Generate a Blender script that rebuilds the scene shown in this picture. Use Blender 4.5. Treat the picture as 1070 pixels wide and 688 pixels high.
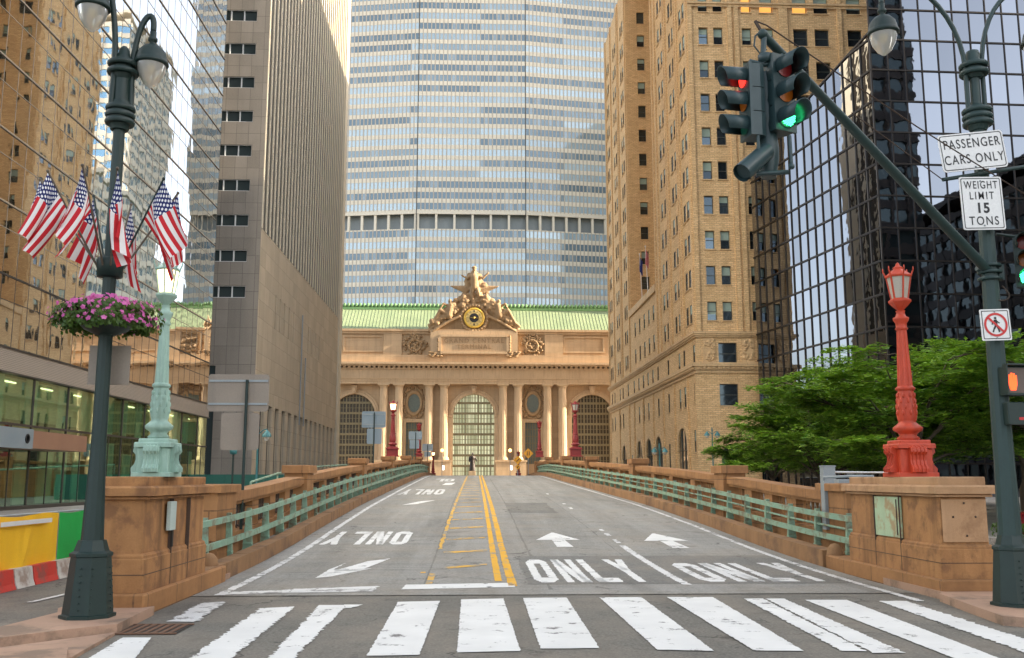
import bpy, math, random
import numpy as np
from mathutils import Vector, Matrix
R = random.Random(7)
rad = math.radians
for o in list(bpy.data.objects): bpy.data.objects.remove(o)
SC = bpy.context.scene
COL = SC.collection

# ------------------------------------------------------------------ camera
CH, PITCH, YAW, FPX = 1.9, 8.83, 2.26, 1004.0
cd = bpy.data.cameras.new("camera"); cam = bpy.data.objects.new("camera", cd); COL.objects.link(cam)
cam.location = (0, 0, CH)
cam.rotation_euler = (rad(90 + PITCH), 0, rad(-YAW))
cd.sensor_width = 36.0; cd.lens = 36.0 * FPX / 1070.0
cd.clip_start = 0.1; cd.clip_end = 6000
SC.camera = cam
# ------------------------------------------------------------------ light
SUN_EL, SUN_AZ = 23.0, 94.2       # azimuth clockwise from +Y (up the street)
SKY_STR, SUN_STR, EXPO = 0.15, 5.0, 1.84
w = bpy.data.worlds.new("World"); SC.world = w; w.use_nodes = True
nt = w.node_tree; nt.nodes.clear()
sky = nt.nodes.new("ShaderNodeTexSky"); sky.sky_type = 'NISHITA'; sky.sun_disc = False
sky.sun_elevation = rad(SUN_EL); sky.sun_rotation = rad(SUN_AZ)
sky.air_density = 1.0; sky.dust_density = 2.5; sky.ozone_density = 0.6
hs = nt.nodes.new("ShaderNodeHueSaturation"); hs.inputs['Saturation'].default_value = 0.42
bg = nt.nodes.new("ShaderNodeBackground"); bg.inputs[1].default_value = SKY_STR
ow = nt.nodes.new("ShaderNodeOutputWorld")
nt.links.new(sky.outputs[0], hs.inputs['Color']); nt.links.new(hs.outputs[0], bg.inputs[0]); nt.links.new(bg.outputs[0], ow.inputs[0])
sl = bpy.data.lights.new("sun", 'SUN'); sl.energy = SUN_STR; sl.angle = rad(0.5); sl.color = (1.0, 0.86, 0.66)
so = bpy.data.objects.new("sun", sl); COL.objects.link(so)
sdir = Vector((math.sin(rad(SUN_AZ)) * math.cos(rad(SUN_EL)), math.cos(rad(SUN_AZ)) * math.cos(rad(SUN_EL)), math.sin(rad(SUN_EL))))
so.rotation_euler = sdir.to_track_quat('Z', 'Y').to_euler()
vs = SC.view_settings
vs.view_transform = 'Standard'; vs.look = 'None'; vs.gamma = 1.0; vs.use_curve_mapping = False; vs.exposure = EXPO
try:
    SC.cycles.max_bounces = 8; SC.cycles.diffuse_bounces = 4; SC.cycles.glossy_bounces = 4; SC.cycles.transparent_max_bounces = 8
except Exception: pass

# ------------------------------------------------------------------ measuring helpers (photo pixels -> places)
_th, _ps = rad(PITCH), rad(YAW)
FW = Vector((math.sin(_ps) * math.cos(_th), math.cos(_ps) * math.cos(_th), math.sin(_th)))
RT = Vector((math.cos(_ps), -math.sin(_ps), 0)); UP = RT.cross(FW)
def ray(px, py): return FW + RT * ((px - 535) / FPX) + UP * ((344 - py) / FPX)
def at(px, py, Y):
    d = ray(px, py); return Vector((0, 0, CH)) + d * (Y / d.y)
def proj(p):
    q = Vector(p) - Vector((0, 0, CH)); z = q.dot(FW)
    if z < 0.1: return (-999, -999)
    return (535 + FPX * q.dot(RT) / z, 344 - FPX * q.dot(UP) / z)
_T = [(0, 0), (17, 0), (20, .03), (23, .1), (26, .21), (30, .4), (40, .79), (55, 1.22), (70, 1.62), (80, 1.87), (88, 2.05), (94, 2.15), (99, 2.18), (106, 2.16), (116, 2.05), (130, 1.85), (160, 1.7), (400, 1.7)]
_td = np.arange(0, 300, 0.5); _tz = np.interp(_td, [a for a, b in _T], [b for a, b in _T])
_k = np.ones(7) / 7; _tz = np.convolve(np.pad(_tz, 3, mode='edge'), _k, 'valid')
def prof(d): return float(np.interp(d, _td, _tz))
def G(px, py, dz=0.0):
    d = ray(px, py); y = 12.0
    lo, hi = 3.0, 99.0
    def f(y): return CH + d.z * y / d.y - prof(y) - dz
    for _ in range(50):
        m = (lo + hi) / 2
        if f(m) > 0: lo = m
        else: hi = m
    return (d.x / d.y * lo, lo)
def G0(px, py, z=0.0):
    d = ray(px, py); t = (z - CH) / d.z; return (d.x * t, d.y * t)
def sst(t): t = max(0, min(1, t)); return t * t * (3 - 2 * t)
def XR(d): return 7.4 - 0.75 * sst((d - 22) / 55)
def XL(d): return -4.65

# ------------------------------------------------------------------ mesh builder
class MB:
    def __init__(s): s.v = []; s.f = []; s.m = []; s.s = []; s.uvc = {}
    def add(s, vs_, fs, mi=0, sm=False):
        o = len(s.v); s.v += [tuple(v) for v in vs_]
        for f in fs: s.f.append([i + o for i in f]); s.m.append(mi); s.s.append(sm)
    def quad(s, pts, mi=0): s.add(pts, [list(range(len(pts)))], mi)
    def pane(s, pts, mi, cell): s.uvc[len(s.f)] = cell; s.add(pts, [list(range(len(pts)))], mi)
    def box(s, x0, x1, y0, y1, z0, z1, mi=0, bev=0):
        if bev:
            b = bev
            P = [(x0 + b, y0), (x1 - b, y0), (x1, y0 + b), (x1, y1 - b), (x1 - b, y1), (x0 + b, y1), (x0, y1 - b), (x0, y0 + b)]
            Q = [(x0 + b, y0 + b), (x1 - b, y0 + b), (x1 - b, y0 + b), (x1 - b, y1 - b), (x1 - b, y1 - b), (x0 + b, y1 - b), (x0 + b, y1 - b), (x0 + b, y0 + b)]
            vs_ = [(a, c, z0) for a, c in P] + [(a, c, z1 - b) for a, c in P] + [(a, c, z1) for a, c in Q]
            fs = [[i, (i + 1) % 8, 8 + (i + 1) % 8, 8 + i] for i in range(8)] + [[8 + i, 8 + (i + 1) % 8, 16 + (i + 1) % 8, 16 + i] for i in range(8)] + [list(range(16, 24)), list(range(7, -1, -1))]
            s.add(vs_, fs, mi); return
        v = [(x0, y0, z0), (x1, y0, z0), (x1, y1, z0), (x0, y1, z0), (x0, y0, z1), (x1, y0, z1), (x1, y1, z1), (x0, y1, z1)]
        s.add(v, [[3, 2, 1, 0], [4, 5, 6, 7], [0, 1, 5, 4], [1, 2, 6, 5], [2, 3, 7, 6], [3, 0, 4, 7]], mi)
    def obox(s, c, sz, M=None, mi=0):
        a, b, d = sz[0] / 2, sz[1] / 2, sz[2] / 2
        v = [Vector((i * a, j * b, k * d)) for k in (-1, 1) for i, j in ((-1, -1), (1, -1), (1, 1), (-1, 1))]
        if M is not None: v = [M @ p for p in v]
        v = [p + Vector(c) for p in v]
        s.add(v, [[3, 2, 1, 0], [4, 5, 6, 7], [0, 1, 5, 4], [1, 2, 6, 5], [2, 3, 7, 6], [3, 0, 4, 7]], mi)
    def beam(s, a, b, w, h, mi=0):
        a, b = Vector(a), Vector(b); d = b - a; L = d.length
        if L < 1e-6: return
        d /= L; side = d.cross(Vector((0, 0, 1)))
        if side.length < 1e-4: side = Vector((1, 0, 0))
        side.normalize(); up = side.cross(d)
        v = [p + side * (i * w / 2) + up * (j * h / 2) for p in (a, b) for i, j in ((-1, -1), (1, -1), (1, 1), (-1, 1))]
        s.add(v, [[3, 2, 1, 0], [4, 5, 6, 7], [0, 1, 5, 4], [1, 2, 6, 5], [2, 3, 7, 6], [3, 0, 4, 7]], mi)
    def tube(s, pts, r, n=10, mi=0, cap=True, sm=True):
        P = [Vector(p) for p in pts]; k = len(P)
        rr = r if isinstance(r, (list, tuple)) else [r] * k
        vs_ = []; ref = None
        for i, p in enumerate(P):
            d = (P[min(i + 1, k - 1)] - P[max(i - 1, 0)]).normalized()
            if ref is None:
                ref = Vector((0, 0, 1)) if abs(d.z) < .9 else Vector((1, 0, 0))
            a = (ref - d * ref.dot(d)).normalized(); ref = a; b = d.cross(a)
            for j in range(n):
                t = 2 * math.pi * j / n
                vs_.append(p + (a * math.cos(t) + b * math.sin(t)) * rr[i])
        fs = [[i * n + j, i * n + (j + 1) % n, (i + 1) * n + (j + 1) % n, (i + 1) * n + j] for i in range(k - 1) for j in range(n)]
        s.add(vs_, fs, mi, sm)
        if cap:
            s.add(vs_[:n], [list(range(n - 1, -1, -1))], mi); s.add(vs_[-n:], [list(range(n))], mi)
    def lathe(s, pr, c=(0, 0, 0), n=16, mi=0, ph=0, sm=True, flute=0, M=None):
        vs_ = []
        for r_, z in pr:
            for j in range(n):
                t = 2 * math.pi * j / n + ph
                q = r_ * (1 - flute * (j % 2))
                p = Vector((q * math.cos(t), q * math.sin(t), z))
                if M is not None: p = M @ p
                vs_.append(p + Vector(c))
        k = len(pr)
        fs = [[i * n + j, i * n + (j + 1) % n, (i + 1) * n + (j + 1) % n, (i + 1) * n + j] for i in range(k - 1) for j in range(n)]
        s.add(vs_, fs, mi, sm)
        s.add(vs_[:n], [list(range(n - 1, -1, -1))], mi); s.add(vs_[-n:], [list(range(n))], mi)
    def ball(s, c, r, n=8, mi=0, M=None):
        if not isinstance(r, (list, tuple)): r = (r, r, r)
        vs_ = []; k = n
        for i in range(k + 1):
            a = math.pi * i / k
            for j in range(2 * n):
                t = math.pi * j / n
                p = Vector((r[0] * math.sin(a) * math.cos(t), r[1] * math.sin(a) * math.sin(t), r[2] * math.cos(a)))
                if M is not None: p = M @ p
                vs_.append(p + Vector(c))
        m = 2 * n
        fs = [[i * m + j, (i + 1) * m + j, (i + 1) * m + (j + 1) % m, i * m + (j + 1) % m] for i in range(k) for j in range(m)]
        s.add(vs_, fs, mi, True)
    def prism(s, poly, a0, a1, plane='xy', mi=0):
        def mk(p, a):
            return {'xy': (p[0], p[1], a), 'xz': (p[0], a, p[1]), 'yz': (a, p[0], p[1])}[plane]
        n = len(poly)
        vs_ = [mk(p, a0) for p in poly] + [mk(p, a1) for p in poly]
        s.add(vs_, [list(range(n - 1, -1, -1)), list(range(n, 2 * n))] + [[i, (i + 1) % n, n + (i + 1) % n, n + i] for i in range(n)], mi)
    def build(s, name, mats, parent=None, world=False, loc=None, mods=None):
        me = bpy.data.meshes.new(name)
        off = Vector((0, 0, 0))
        if world and parent is not None:
            p = parent
            while p is not None: off = off + p.location; p = p.parent
        vs_ = [(v[0] - off.x, v[1] - off.y, v[2] - off.z) for v in s.v]
        me.from_pydata(vs_, [], s.f)
        if not isinstance(mats, (list, tuple)): mats = [mats]
        for m in mats: me.materials.append(m)
        me.polygons.foreach_set('material_index', s.m); me.polygons.foreach_set('use_smooth', s.s)
        uv = me.uv_layers.new(name='UVMap'); co = np.array(s.v, dtype=float) if s.v else np.zeros((0, 3))
        me.update()
        dat = np.zeros((len(me.loops), 2))
        for p in me.polygons:
            n = p.normal; ax, ay, az = abs(n.x), abs(n.y), abs(n.z)
            li = list(range(p.loop_start, p.loop_start + p.loop_total))
            vi = [me.loops[i].vertex_index for i in li]; c = co[vi]
            if p.index in s.uvc: dat[li] = (s.uvc[p.index][0] + .5, s.uvc[p.index][1] + .5)
            elif az >= ax and az >= ay: dat[li] = c[:, :2]
            elif ax >= ay: dat[li] = c[:, 1:3]
            else: dat[li] = c[:, [0, 2]]
        uv.data.foreach_set('uv', dat.ravel())
        ob = bpy.data.objects.new(name, me); COL.objects.link(ob)
        if parent is not None: ob.parent = parent
        if loc is not None: ob.location = loc
        return ob
def tag(o, label=None, cat=None, group=None, kind=None):
    if label: o['label'] = label
    if cat: o['category'] = cat
    if group: o['group'] = group
    if kind: o['kind'] = kind
    return o
def thing(name, label, cat, loc=(0, 0, 0), rz=0, group=None):
    o = bpy.data.objects.new(name, None); COL.objects.link(o); o.location = loc; o.rotation_euler = (0, 0, rz)
    return tag(o, label, cat, group)
def copytree(o, parent=None):
    c = o.copy(); COL.objects.link(c); c.parent = parent
    for ch in list(o.children): copytree(ch, c)
    return c
def struct(mb, name, m):
    return tag(mb.build(name, m), kind='structure')

# ------------------------------------------------------------------ materials
def newmat(name):
    m = bpy.data.materials.new(name); m.use_nodes = True; t = m.node_tree
    b = t.nodes['Principled BSDF']; return m, t, b
def N(t, ty, **k):
    n = t.nodes.new(ty)
    for a, v in k.items():
        if a.startswith('i_'):
            n.inputs[a[2:].replace('_', ' ')].default_value = v
        else: setattr(n, a, v)
    return n
def coords(t, mode='uv', scale=(1, 1, 1)):
    c = N(t, 'ShaderNodeTexCoord'); mp = N(t, 'ShaderNodeMapping')
    t.links.new(c.outputs['UV' if mode == 'uv' else 'Object'], mp.inputs['Vector'])
    mp.inputs['Scale'].default_value = scale
    return mp.outputs[0]
def mixc(t, fac, a, b, bt='MIX'):
    m = N(t, 'ShaderNodeMix', data_type='RGBA', blend_type=bt)
    for i, v in ((0, fac), (6, a), (7, b)):
        if hasattr(v, 'is_output') or isinstance(v, bpy.types.NodeSocket): t.links.new(v, m.inputs[i])
        elif i == 0: m.inputs[0].default_value = v
        else: m.inputs[i].default_value = (*v, 1) if len(v) == 3 else v
    return m.outputs[2]
def ramp(t, src, p0, p1, c0=(0, 0, 0, 1), c1=(1, 1, 1, 1)):
    r = N(t, 'ShaderNodeValToRGB'); e = r.color_ramp.elements
    e[0].position = p0; e[1].position = p1; e[0].color = c0; e[1].color = c1
    t.links.new(src, r.inputs[0]); return r.outputs[0]
def noise(t, vec, sc, det=4, rough=.55, dist=0):
    n = N(t, 'ShaderNodeTexNoise'); n.inputs['Scale'].default_value = sc; n.inputs['Detail'].default_value = det
    n.inputs['Roughness'].default_value = rough; n.inputs['Distortion'].default_value = dist
    t.links.new(vec, n.inputs['Vector']); return n.outputs[0]
def bump(t, b, h, st=.3, dist=.02):
    n = N(t, 'ShaderNodeBump'); n.inputs['Strength'].default_value = st; n.inputs['Distance'].default_value = dist
    t.links.new(h, n.inputs['Height']); t.links.new(n.outputs[0], b.inputs['Normal'])
def dull(name, c1, c2=None, rough=.75, sc=3.0, metal=0, bst=.25, fine=40, streak=0, mode='obj', bd=.01, dirt=None, dsc=.8):
    """general weathered surface: two tones by noise, fine grain bump, optional vertical streaks"""
    m, t, b = newmat(name); c2 = c2 or tuple(x * .8 for x in c1)
    v = coords(t, mode); n1 = noise(t, v, sc, 5)
    col = mixc(t, ramp(t, n1, .35, .65), c1, c2)
    n2 = noise(t, v, fine, 3)
    col = mixc(t, .5, col, mixc(t, n2, tuple(x * .72 for x in c1), tuple(min(1, x * 1.25) for x in c1)))
    if streak:
        vv = coords(t, mode, (1, 1, .08) if mode == 'obj' else (1, .08, 1)); n3 = noise(t, vv, 3.2, 4)
        dk = tuple(x * .45 for x in c2)
        f = N(t, 'ShaderNodeMath', operation='MULTIPLY'); t.links.new(ramp(t, n3, .48, .72), f.inputs[0]); f.inputs[1].default_value = streak
        col = mixc(t, f.outputs[0], col, dk)
    if dirt:
        n4 = noise(t, v, dsc, 6, .65); f = N(t, 'ShaderNodeMath', operation='MULTIPLY'); t.links.new(ramp(t, n4, .5, .62), f.inputs[0]); f.inputs[1].default_value = .75
        col = mixc(t, f.outputs[0], col, dirt)
    t.links.new(col, b.inputs['Base Color']); b.inputs['Roughness'].default_value = rough; b.inputs['Metallic'].default_value = metal
    bump(t, b, n2, bst, bd)
    return m
def emis(name, col, st, base=None):
    m, t, b = newmat(name); b.inputs['Base Color'].default_value = (*(base or col), 1)
    b.inputs['Emission Color'].default_value = (*col, 1); b.inputs['Emission Strength'].default_value = st; return m
def blocks(name, c1, c2, mortar, bw, bh, ms=.012, rough=.8, off=.5, var=.5, mode='uv', bst=.4, streak=.25, big=None):
    """coursed stone or brick: UV is in metres"""
    m, t, b = newmat(name); v = coords(t, mode)
    br = N(t, 'ShaderNodeTexBrick'); br.offset = off
    t.links.new(v, br.inputs['Vector']); br.inputs['Scale'].default_value = 1
    br.inputs['Brick Width'].default_value = bw; br.inputs['Row Height'].default_value = bh
    br.inputs['Mortar Size'].default_value = ms; br.inputs['Mortar Smooth'].default_value = .1; br.inputs['Bias'].default_value = 0
    for k, c in (('Color1', c1), ('Color2', c2), ('Mortar', mortar)): br.inputs[k].default_value = (*c, 1)
    n1 = noise(t, v, .25, 5, .6); n2 = noise(t, v, 8, 4, .6)
    col = mixc(t, ramp(t, n1, .3, .7), br.outputs[0], mixc(t, .5, br.outputs[0], tuple(x * .7 for x in c2)))
    col = mixc(t, ramp(t, n2, .3, .75), col, mixc(t, var, col, tuple(min(1, x * 1.3) for x in c1)))
    if streak:
        vv = coords(t, mode, (1, .06, 1)); n3 = noise(t, vv, 1.1, 5, .6)
        f = N(t, 'ShaderNodeMath', operation='MULTIPLY'); t.links.new(ramp(t, n3, .45, .75), f.inputs[0]); f.inputs[1].default_value = streak
        col = mixc(t, f.outputs[0], col, tuple(x * .4 for x in c2))
    t.links.new(col, b.inputs['Base Color']); b.inputs['Roughness'].default_value = rough
    iv = N(t, 'ShaderNodeMath', operation='SUBTRACT'); iv.inputs[0].default_value = 1; t.links.new(br.outputs[1], iv.inputs[1])
    bump(t, b, iv.outputs[0], bst, .02)
    return m
def glass(name, tint=(.5, .5, .5), metal=1.0, rough=.02, wav=.05, wsc=.6, cell=None, dark=(.03, .04, .05), var=.5, bst=.15):
    """mirror-like window glass with slight waviness; cell = (w, h) of one pane for pane-to-pane change"""
    m, t, b = newmat(name); v = coords(t, 'uv'); vo = coords(t, 'obj')
    col = None
    if cell:
        mp = N(t, 'ShaderNodeVectorMath', operation='DIVIDE'); t.links.new(v, mp.inputs[0]); mp.inputs[1].default_value = (1, 1, 1)
        fl = N(t, 'ShaderNodeVectorMath', operation='FLOOR'); t.links.new(mp.outputs[0], fl.inputs[0])
        wn = N(t, 'ShaderNodeTexWhiteNoise', noise_dimensions='2D'); t.links.new(fl.outputs[0], wn.inputs['Vector'])
        f = N(t, 'ShaderNodeMath', operation='MULTIPLY'); t.links.new(wn.outputs[0], f.inputs[0]); f.inputs[1].default_value = var
        col = mixc(t, f.outputs[0], tint, dark); t.links.new(col, b.inputs['Base Color'])
    else: b.inputs['Base Color'].default_value = (*tint, 1)
    b.inputs['Metallic'].default_value = metal; b.inputs['Roughness'].default_value = rough
    bump(t, b, noise(t, vo, wsc, 2, .5), bst, wav)
    return m
M = {}
M['pole'] = dull('dark_green_paint', (.004, .019, .016), (.008, .028, .023), .5, 4, 0, .15, 60, .25)
M['poleL'] = dull('grey_green_paint', (.018, .045, .042), (.013, .034, .032), .5, 4, 0, .1, 50, .2)
M['mint'] = dull('mint_paint', (.22, .38, .28), (.30, .43, .31), .55, 2.5, 0, .2, 30, .45, dirt=(.16, .09, .045), dsc=2.6)
M['mintlamp'] = dull('pale_mint_lamp_paint', (.34, .50, .42), (.26, .41, .33), .55, 5, 0, .25, 40, .6)
M['red'] = dull('red_lamp_paint', (.56, .058, .018), (.38, .036, .012), .5, 4, 0, .25, 40, .55)
M['redfar'] = dull('deep_red_lamp_paint', (.24, .018, .015), (.18, .013, .012), .5, 4)
M['brown'] = dull('brown_granite', (.40, .195, .07), (.24, .105, .036), .75, 2.2, 0, .5, 45, .8, dirt=(.17, .078, .032), dsc=2.6)
M['brown2'] = dull('pale_brown_granite', (.46, .27, .14), (.36, .20, .09), .75, 2, 0, .3, 70, .4, dirt=(.25, .13, .06), dsc=1.4)
M['brownb'] = blocks('brown_granite_blocks', (.38, .185, .068), (.27, .125, .045), (.07, .035, .02), 1.35, .62, .014, .75, .5, .4, bst=.4, streak=.6)
M['kerb'] = dull('rust_stained_granite_kerb', (.30, .16, .07), (.20, .105, .045), .8, 1.6, 0, .3, 50, .4, dirt=(.13, .07, .04), dsc=.9)
M['pink'] = dull('pinkish_granite_paving', (.40, .25, .17), (.30, .19, .13), .8, 1.5, 0, .3, 60, 0, dirt=(.14, .10, .07), dsc=1.2)
M['granite'] = blocks('grey_brown_granite_slabs', (.31, .27, .225), (.225, .195, .16), (.09, .075, .06), 1.35, 2.02, .025, .7, .0, .3, bst=.2, streak=.18)
M['granpale'] = blocks('pale_granite_slabs', (.52, .43, .31), (.40, .33, .235), (.16, .13, .10), 2.4, 1.95, .02, .7, .0, .3, bst=.2, streak=.18)
M['fin'] = dull('pale_granite_fin', (.60, .53, .40), (.50, .44, .33), .7, .6)
M['finb'] = dull('dark_bronze_glass_strip', (.022, .016, .010), (.045, .032, .02), .35, .4, 0, .05)
M['brick'] = blocks('buff_orange_brick', (.80, .55, .29), (.46, .265, .115), (.30, .19, .10), .66, .24, .035, .85, .5, .6, bst=.6, streak=.12)
M['brickstone'] = blocks('buff_limestone', (.66, .46, .25), (.54, .36, .19), (.22, .15, .09), 1.5, .7, .02, .8, .5, .4, streak=.25)
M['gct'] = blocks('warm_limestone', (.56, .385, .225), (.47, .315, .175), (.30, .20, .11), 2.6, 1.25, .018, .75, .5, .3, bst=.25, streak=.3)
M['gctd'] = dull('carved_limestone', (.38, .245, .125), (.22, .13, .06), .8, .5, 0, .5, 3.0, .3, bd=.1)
M['gctp'] = dull('plain_limestone', (.56, .39, .23), (.45, .305, .17), .75, .3, 0, .3, 6, .3, bd=.03)
M['copper'] = dull('green_copper_roof', (.22, .28, .15), (.31, .36, .20), .6, .25, 0, .1, 5, .3)
M['copperd'] = dull('green_copper_cresting', (.13, .27, .10), (.20, .35, .14), .6, 1, 0, .3, 4)
M['bronze'] = dull('bronze_window_bars', (.20, .16, .085), (.26, .20, .10), .5, .8, .2)
M['dark'] = dull('dark_recess', (.02, .017, .014), (.03, .024, .02), .8)
M['white'] = dull('white_metal', (.7, .7, .68), (.62, .62, .6), .5)
M['signback'] = dull('bare_aluminium', (.27, .225, .18), (.22, .18, .145), .5, 1.2, .2, .05, 30, .25)
M['signback2'] = dull('grey_blue_aluminium', (.20, .25, .28), (.25, .29, .31), .5, 1.0, .2, .05)
M['signw'] = dull('white_sign_face', (.80, .79, .77), (.74, .73, .71), .4, 1.5, 0, .02, 30, .15)
M['black'] = dull('black_lettering', (.012, .012, .014), None, .5)
M['signred'] = dull('red_sign_paint', (.62, .02, .02), None, .45)
M['mech'] = dull('grey_metal', (.28, .31, .32), (.22, .25, .26), .5)
M['iron'] = dull('dark_iron_grille', (.055, .035, .025), (.10, .055, .03), .7)
M['leadlight'] = dull('green_dark_pane', (.10, .12, .10), (.16, .17, .12), .3)
M['fence'] = dull('green_plywood', (.012, .09, .07), (.02, .11, .085), .7)
M['mull'] = dull('bronze_brown_mullion', (.055, .045, .04), (.07, .055, .045), .4, 1, .5)
M['ltmull'] = dull('grey_steel_mullion', (.045, .04, .034), (.07, .06, .05), .5, 1, .2)
M['blkmull'] = dull('black_bronze_mullion', (.022, .018, .016), (.035, .028, .022), .35, 1, .6)
M['conc'] = dull('pale_concrete_panel', (.80, .72, .58), (.75, .67, .54), .75, .15, 0, .1, 3, .15)
M['concp'] = dull('precast_mullion', (.50, .44, .36), (.46, .40, .33), .7, .15)
M['gleft'] = glass('mirror_curtain_glass', (.72, .74, .76), 1, .015, .03, .55, bst=.10)
M['gblk'] = glass('dark_bronze_mirror_glass', (.25, .27, .31), 1, .015, .03, .5, (1.77, 3.27), (.10, .11, .13), .5, bst=.2)
M['gmet'] = None
M['gwin'] = glass('window_glass', (.13, .17, .20), .8, .05, .02, .8, (3.7, 4.3), (.02, .025, .03), .8)
M['gpod'] = glass('greenish_shop_glass', (.20, .30, .24), .55, .03, .02, .5, (4.1, 2.7), (.05, .10, .08), .9, bst=.08)
M['blind'] = dull('pale_green_window_blind', (.28, .36, .30), (.22, .30, .26), .5)
M['amber'] = emis('amber_lit_window', (1.0, .42, .08), .35, (.3, .15, .05))
M['lampwarm'] = emis('lit_lantern_glass', (1.0, .72, .36), 1.5, (.8, .7, .5))
M['lampoff'] = dull('frosted_lantern_glass', (.50, .46, .38), (.42, .38, .32), .25, 3, 0, .02)
M['green_on'] = emis('green_signal_light', (.05, 1.0, .35), 2.2)
M['red_on'] = emis('red_signal_light', (1.0, .03, .02), .8)
M['orange_on'] = emis('orange_hand_light', (1.0, .07, .01), .9)
M['lensr'] = dull('unlit_red_lens', (.25, .02, .02), None, .3)
M['lensa'] = dull('unlit_amber_lens', (.45, .12, .01), None, .3)
M['lensg'] = dull('unlit_green_lens', (.01, .10, .06), None, .3)
M['yellowsign'] = dull('yellow_sign_face', (.80, .36, .02), (.7, .3, .02), .5)
M['statue'] = dull('dark_bronze_statue', (.04, .03, .025), (.06, .04, .03), .5, 2, .4)
M['gold'] = dull('gilt_clock_ring', (.75, .48, .08), (.6, .36, .05), .35, 3, .3)
M['cream'] = dull('cream_clock_numerals', (.80, .58, .20), None, .5)
M['bark'] = dull('tree_bark', (.06, .045, .03), (.09, .065, .045), .9, 4, 0, .5, 20)
def bulbglass():
    m, t, b = newmat('clear_globe_glass'); b.inputs['Base Color'].default_value = (.85, .82, .75, 1); b.inputs['Roughness'].default_value = .12
    b.inputs['Transmission Weight'].default_value = .65; b.inputs['IOR'].default_value = 1.25; return m
M['globe'] = bulbglass()
def leafmat(name, a, b_, c, sc=.5):
    m, t, b = newmat(name); v = coords(t, 'obj'); n = noise(t, v, sc, 3); n2 = noise(t, v, 9, 2)
    col = mixc(t, ramp(t, n, .38, .62), a, b_); col = mixc(t, ramp(t, n2, .45, .7), col, c)
    t.links.new(col, b.inputs['Base Color']); b.inputs['Roughness'].default_value = .55
    tr = N(t, 'ShaderNodeBsdfTranslucent'); t.links.new(col, tr.inputs[0]); mx = N(t, 'ShaderNodeMixShader'); mx.inputs[0].default_value = .35
    out = t.nodes['Material Output']; t.links.new(b.outputs[0], mx.inputs[1]); t.links.new(tr.outputs[0], mx.inputs[2]); t.links.new(mx.outputs[0], out.inputs[0])
    return m
M['leaf'] = leafmat('locust_leaf', (.06, .17, .014), (.16, .33, .025), (.34, .47, .04))  # brightest tone paints highlights into the leaf colour, scattered by noise
M['leaf2'] = leafmat('basket_leaf', (.06, .13, .015), (.10, .17, .02), (.04, .08, .015), 3)
M['petal'] = leafmat('pink_petal', (.72, .14, .45), (.80, .24, .55), (.60, .08, .35), 6)
def metglass():
    m, t, b = newmat('office_tower_glass'); v = coords(t, 'uv')
    d = N(t, 'ShaderNodeVectorMath', operation='DIVIDE'); t.links.new(v, d.inputs[0]); d.inputs[1].default_value = (1, 1, 1)
    fl = N(t, 'ShaderNodeVectorMath', operation='FLOOR'); t.links.new(d.outputs[0], fl.inputs[0])
    wn = N(t, 'ShaderNodeTexWhiteNoise', noise_dimensions='2D'); t.links.new(fl.outputs[0], wn.inputs['Vector'])
    sx = N(t, 'ShaderNodeSeparateXYZ'); t.links.new(fl.outputs[0], sx.inputs[0])
    dv = N(t, 'ShaderNodeMath', operation='MULTIPLY'); t.links.new(sx.outputs[0], dv.inputs[0]); dv.inputs[1].default_value = .055
    flx = N(t, 'ShaderNodeMath', operation='FLOOR'); t.links.new(dv.outputs[0], flx.inputs[0])
    cb = N(t, 'ShaderNodeCombineXYZ'); t.links.new(sx.outputs[1], cb.inputs[1]); t.links.new(flx.outputs[0], cb.inputs[0])
    wr = N(t, 'ShaderNodeTexWhiteNoise', noise_dimensions='2D'); t.links.new(cb.outputs[0], wr.inputs['Vector'])
    col = mixc(t, ramp(t, wr.outputs[0], .30, .75), (.15, .22, .27), (.50, .62, .68))
    col = mixc(t, ramp(t, wn.outputs[0], .75, .95), col, mixc(t, .25, col, (.62, .70, .74)))
    t.links.new(col, b.inputs['Base Color']); b.inputs['Roughness'].default_value = .08; b.inputs['Metallic'].default_value = .2
    b.inputs['Specular IOR Level'].default_value = .9
    return m

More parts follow.
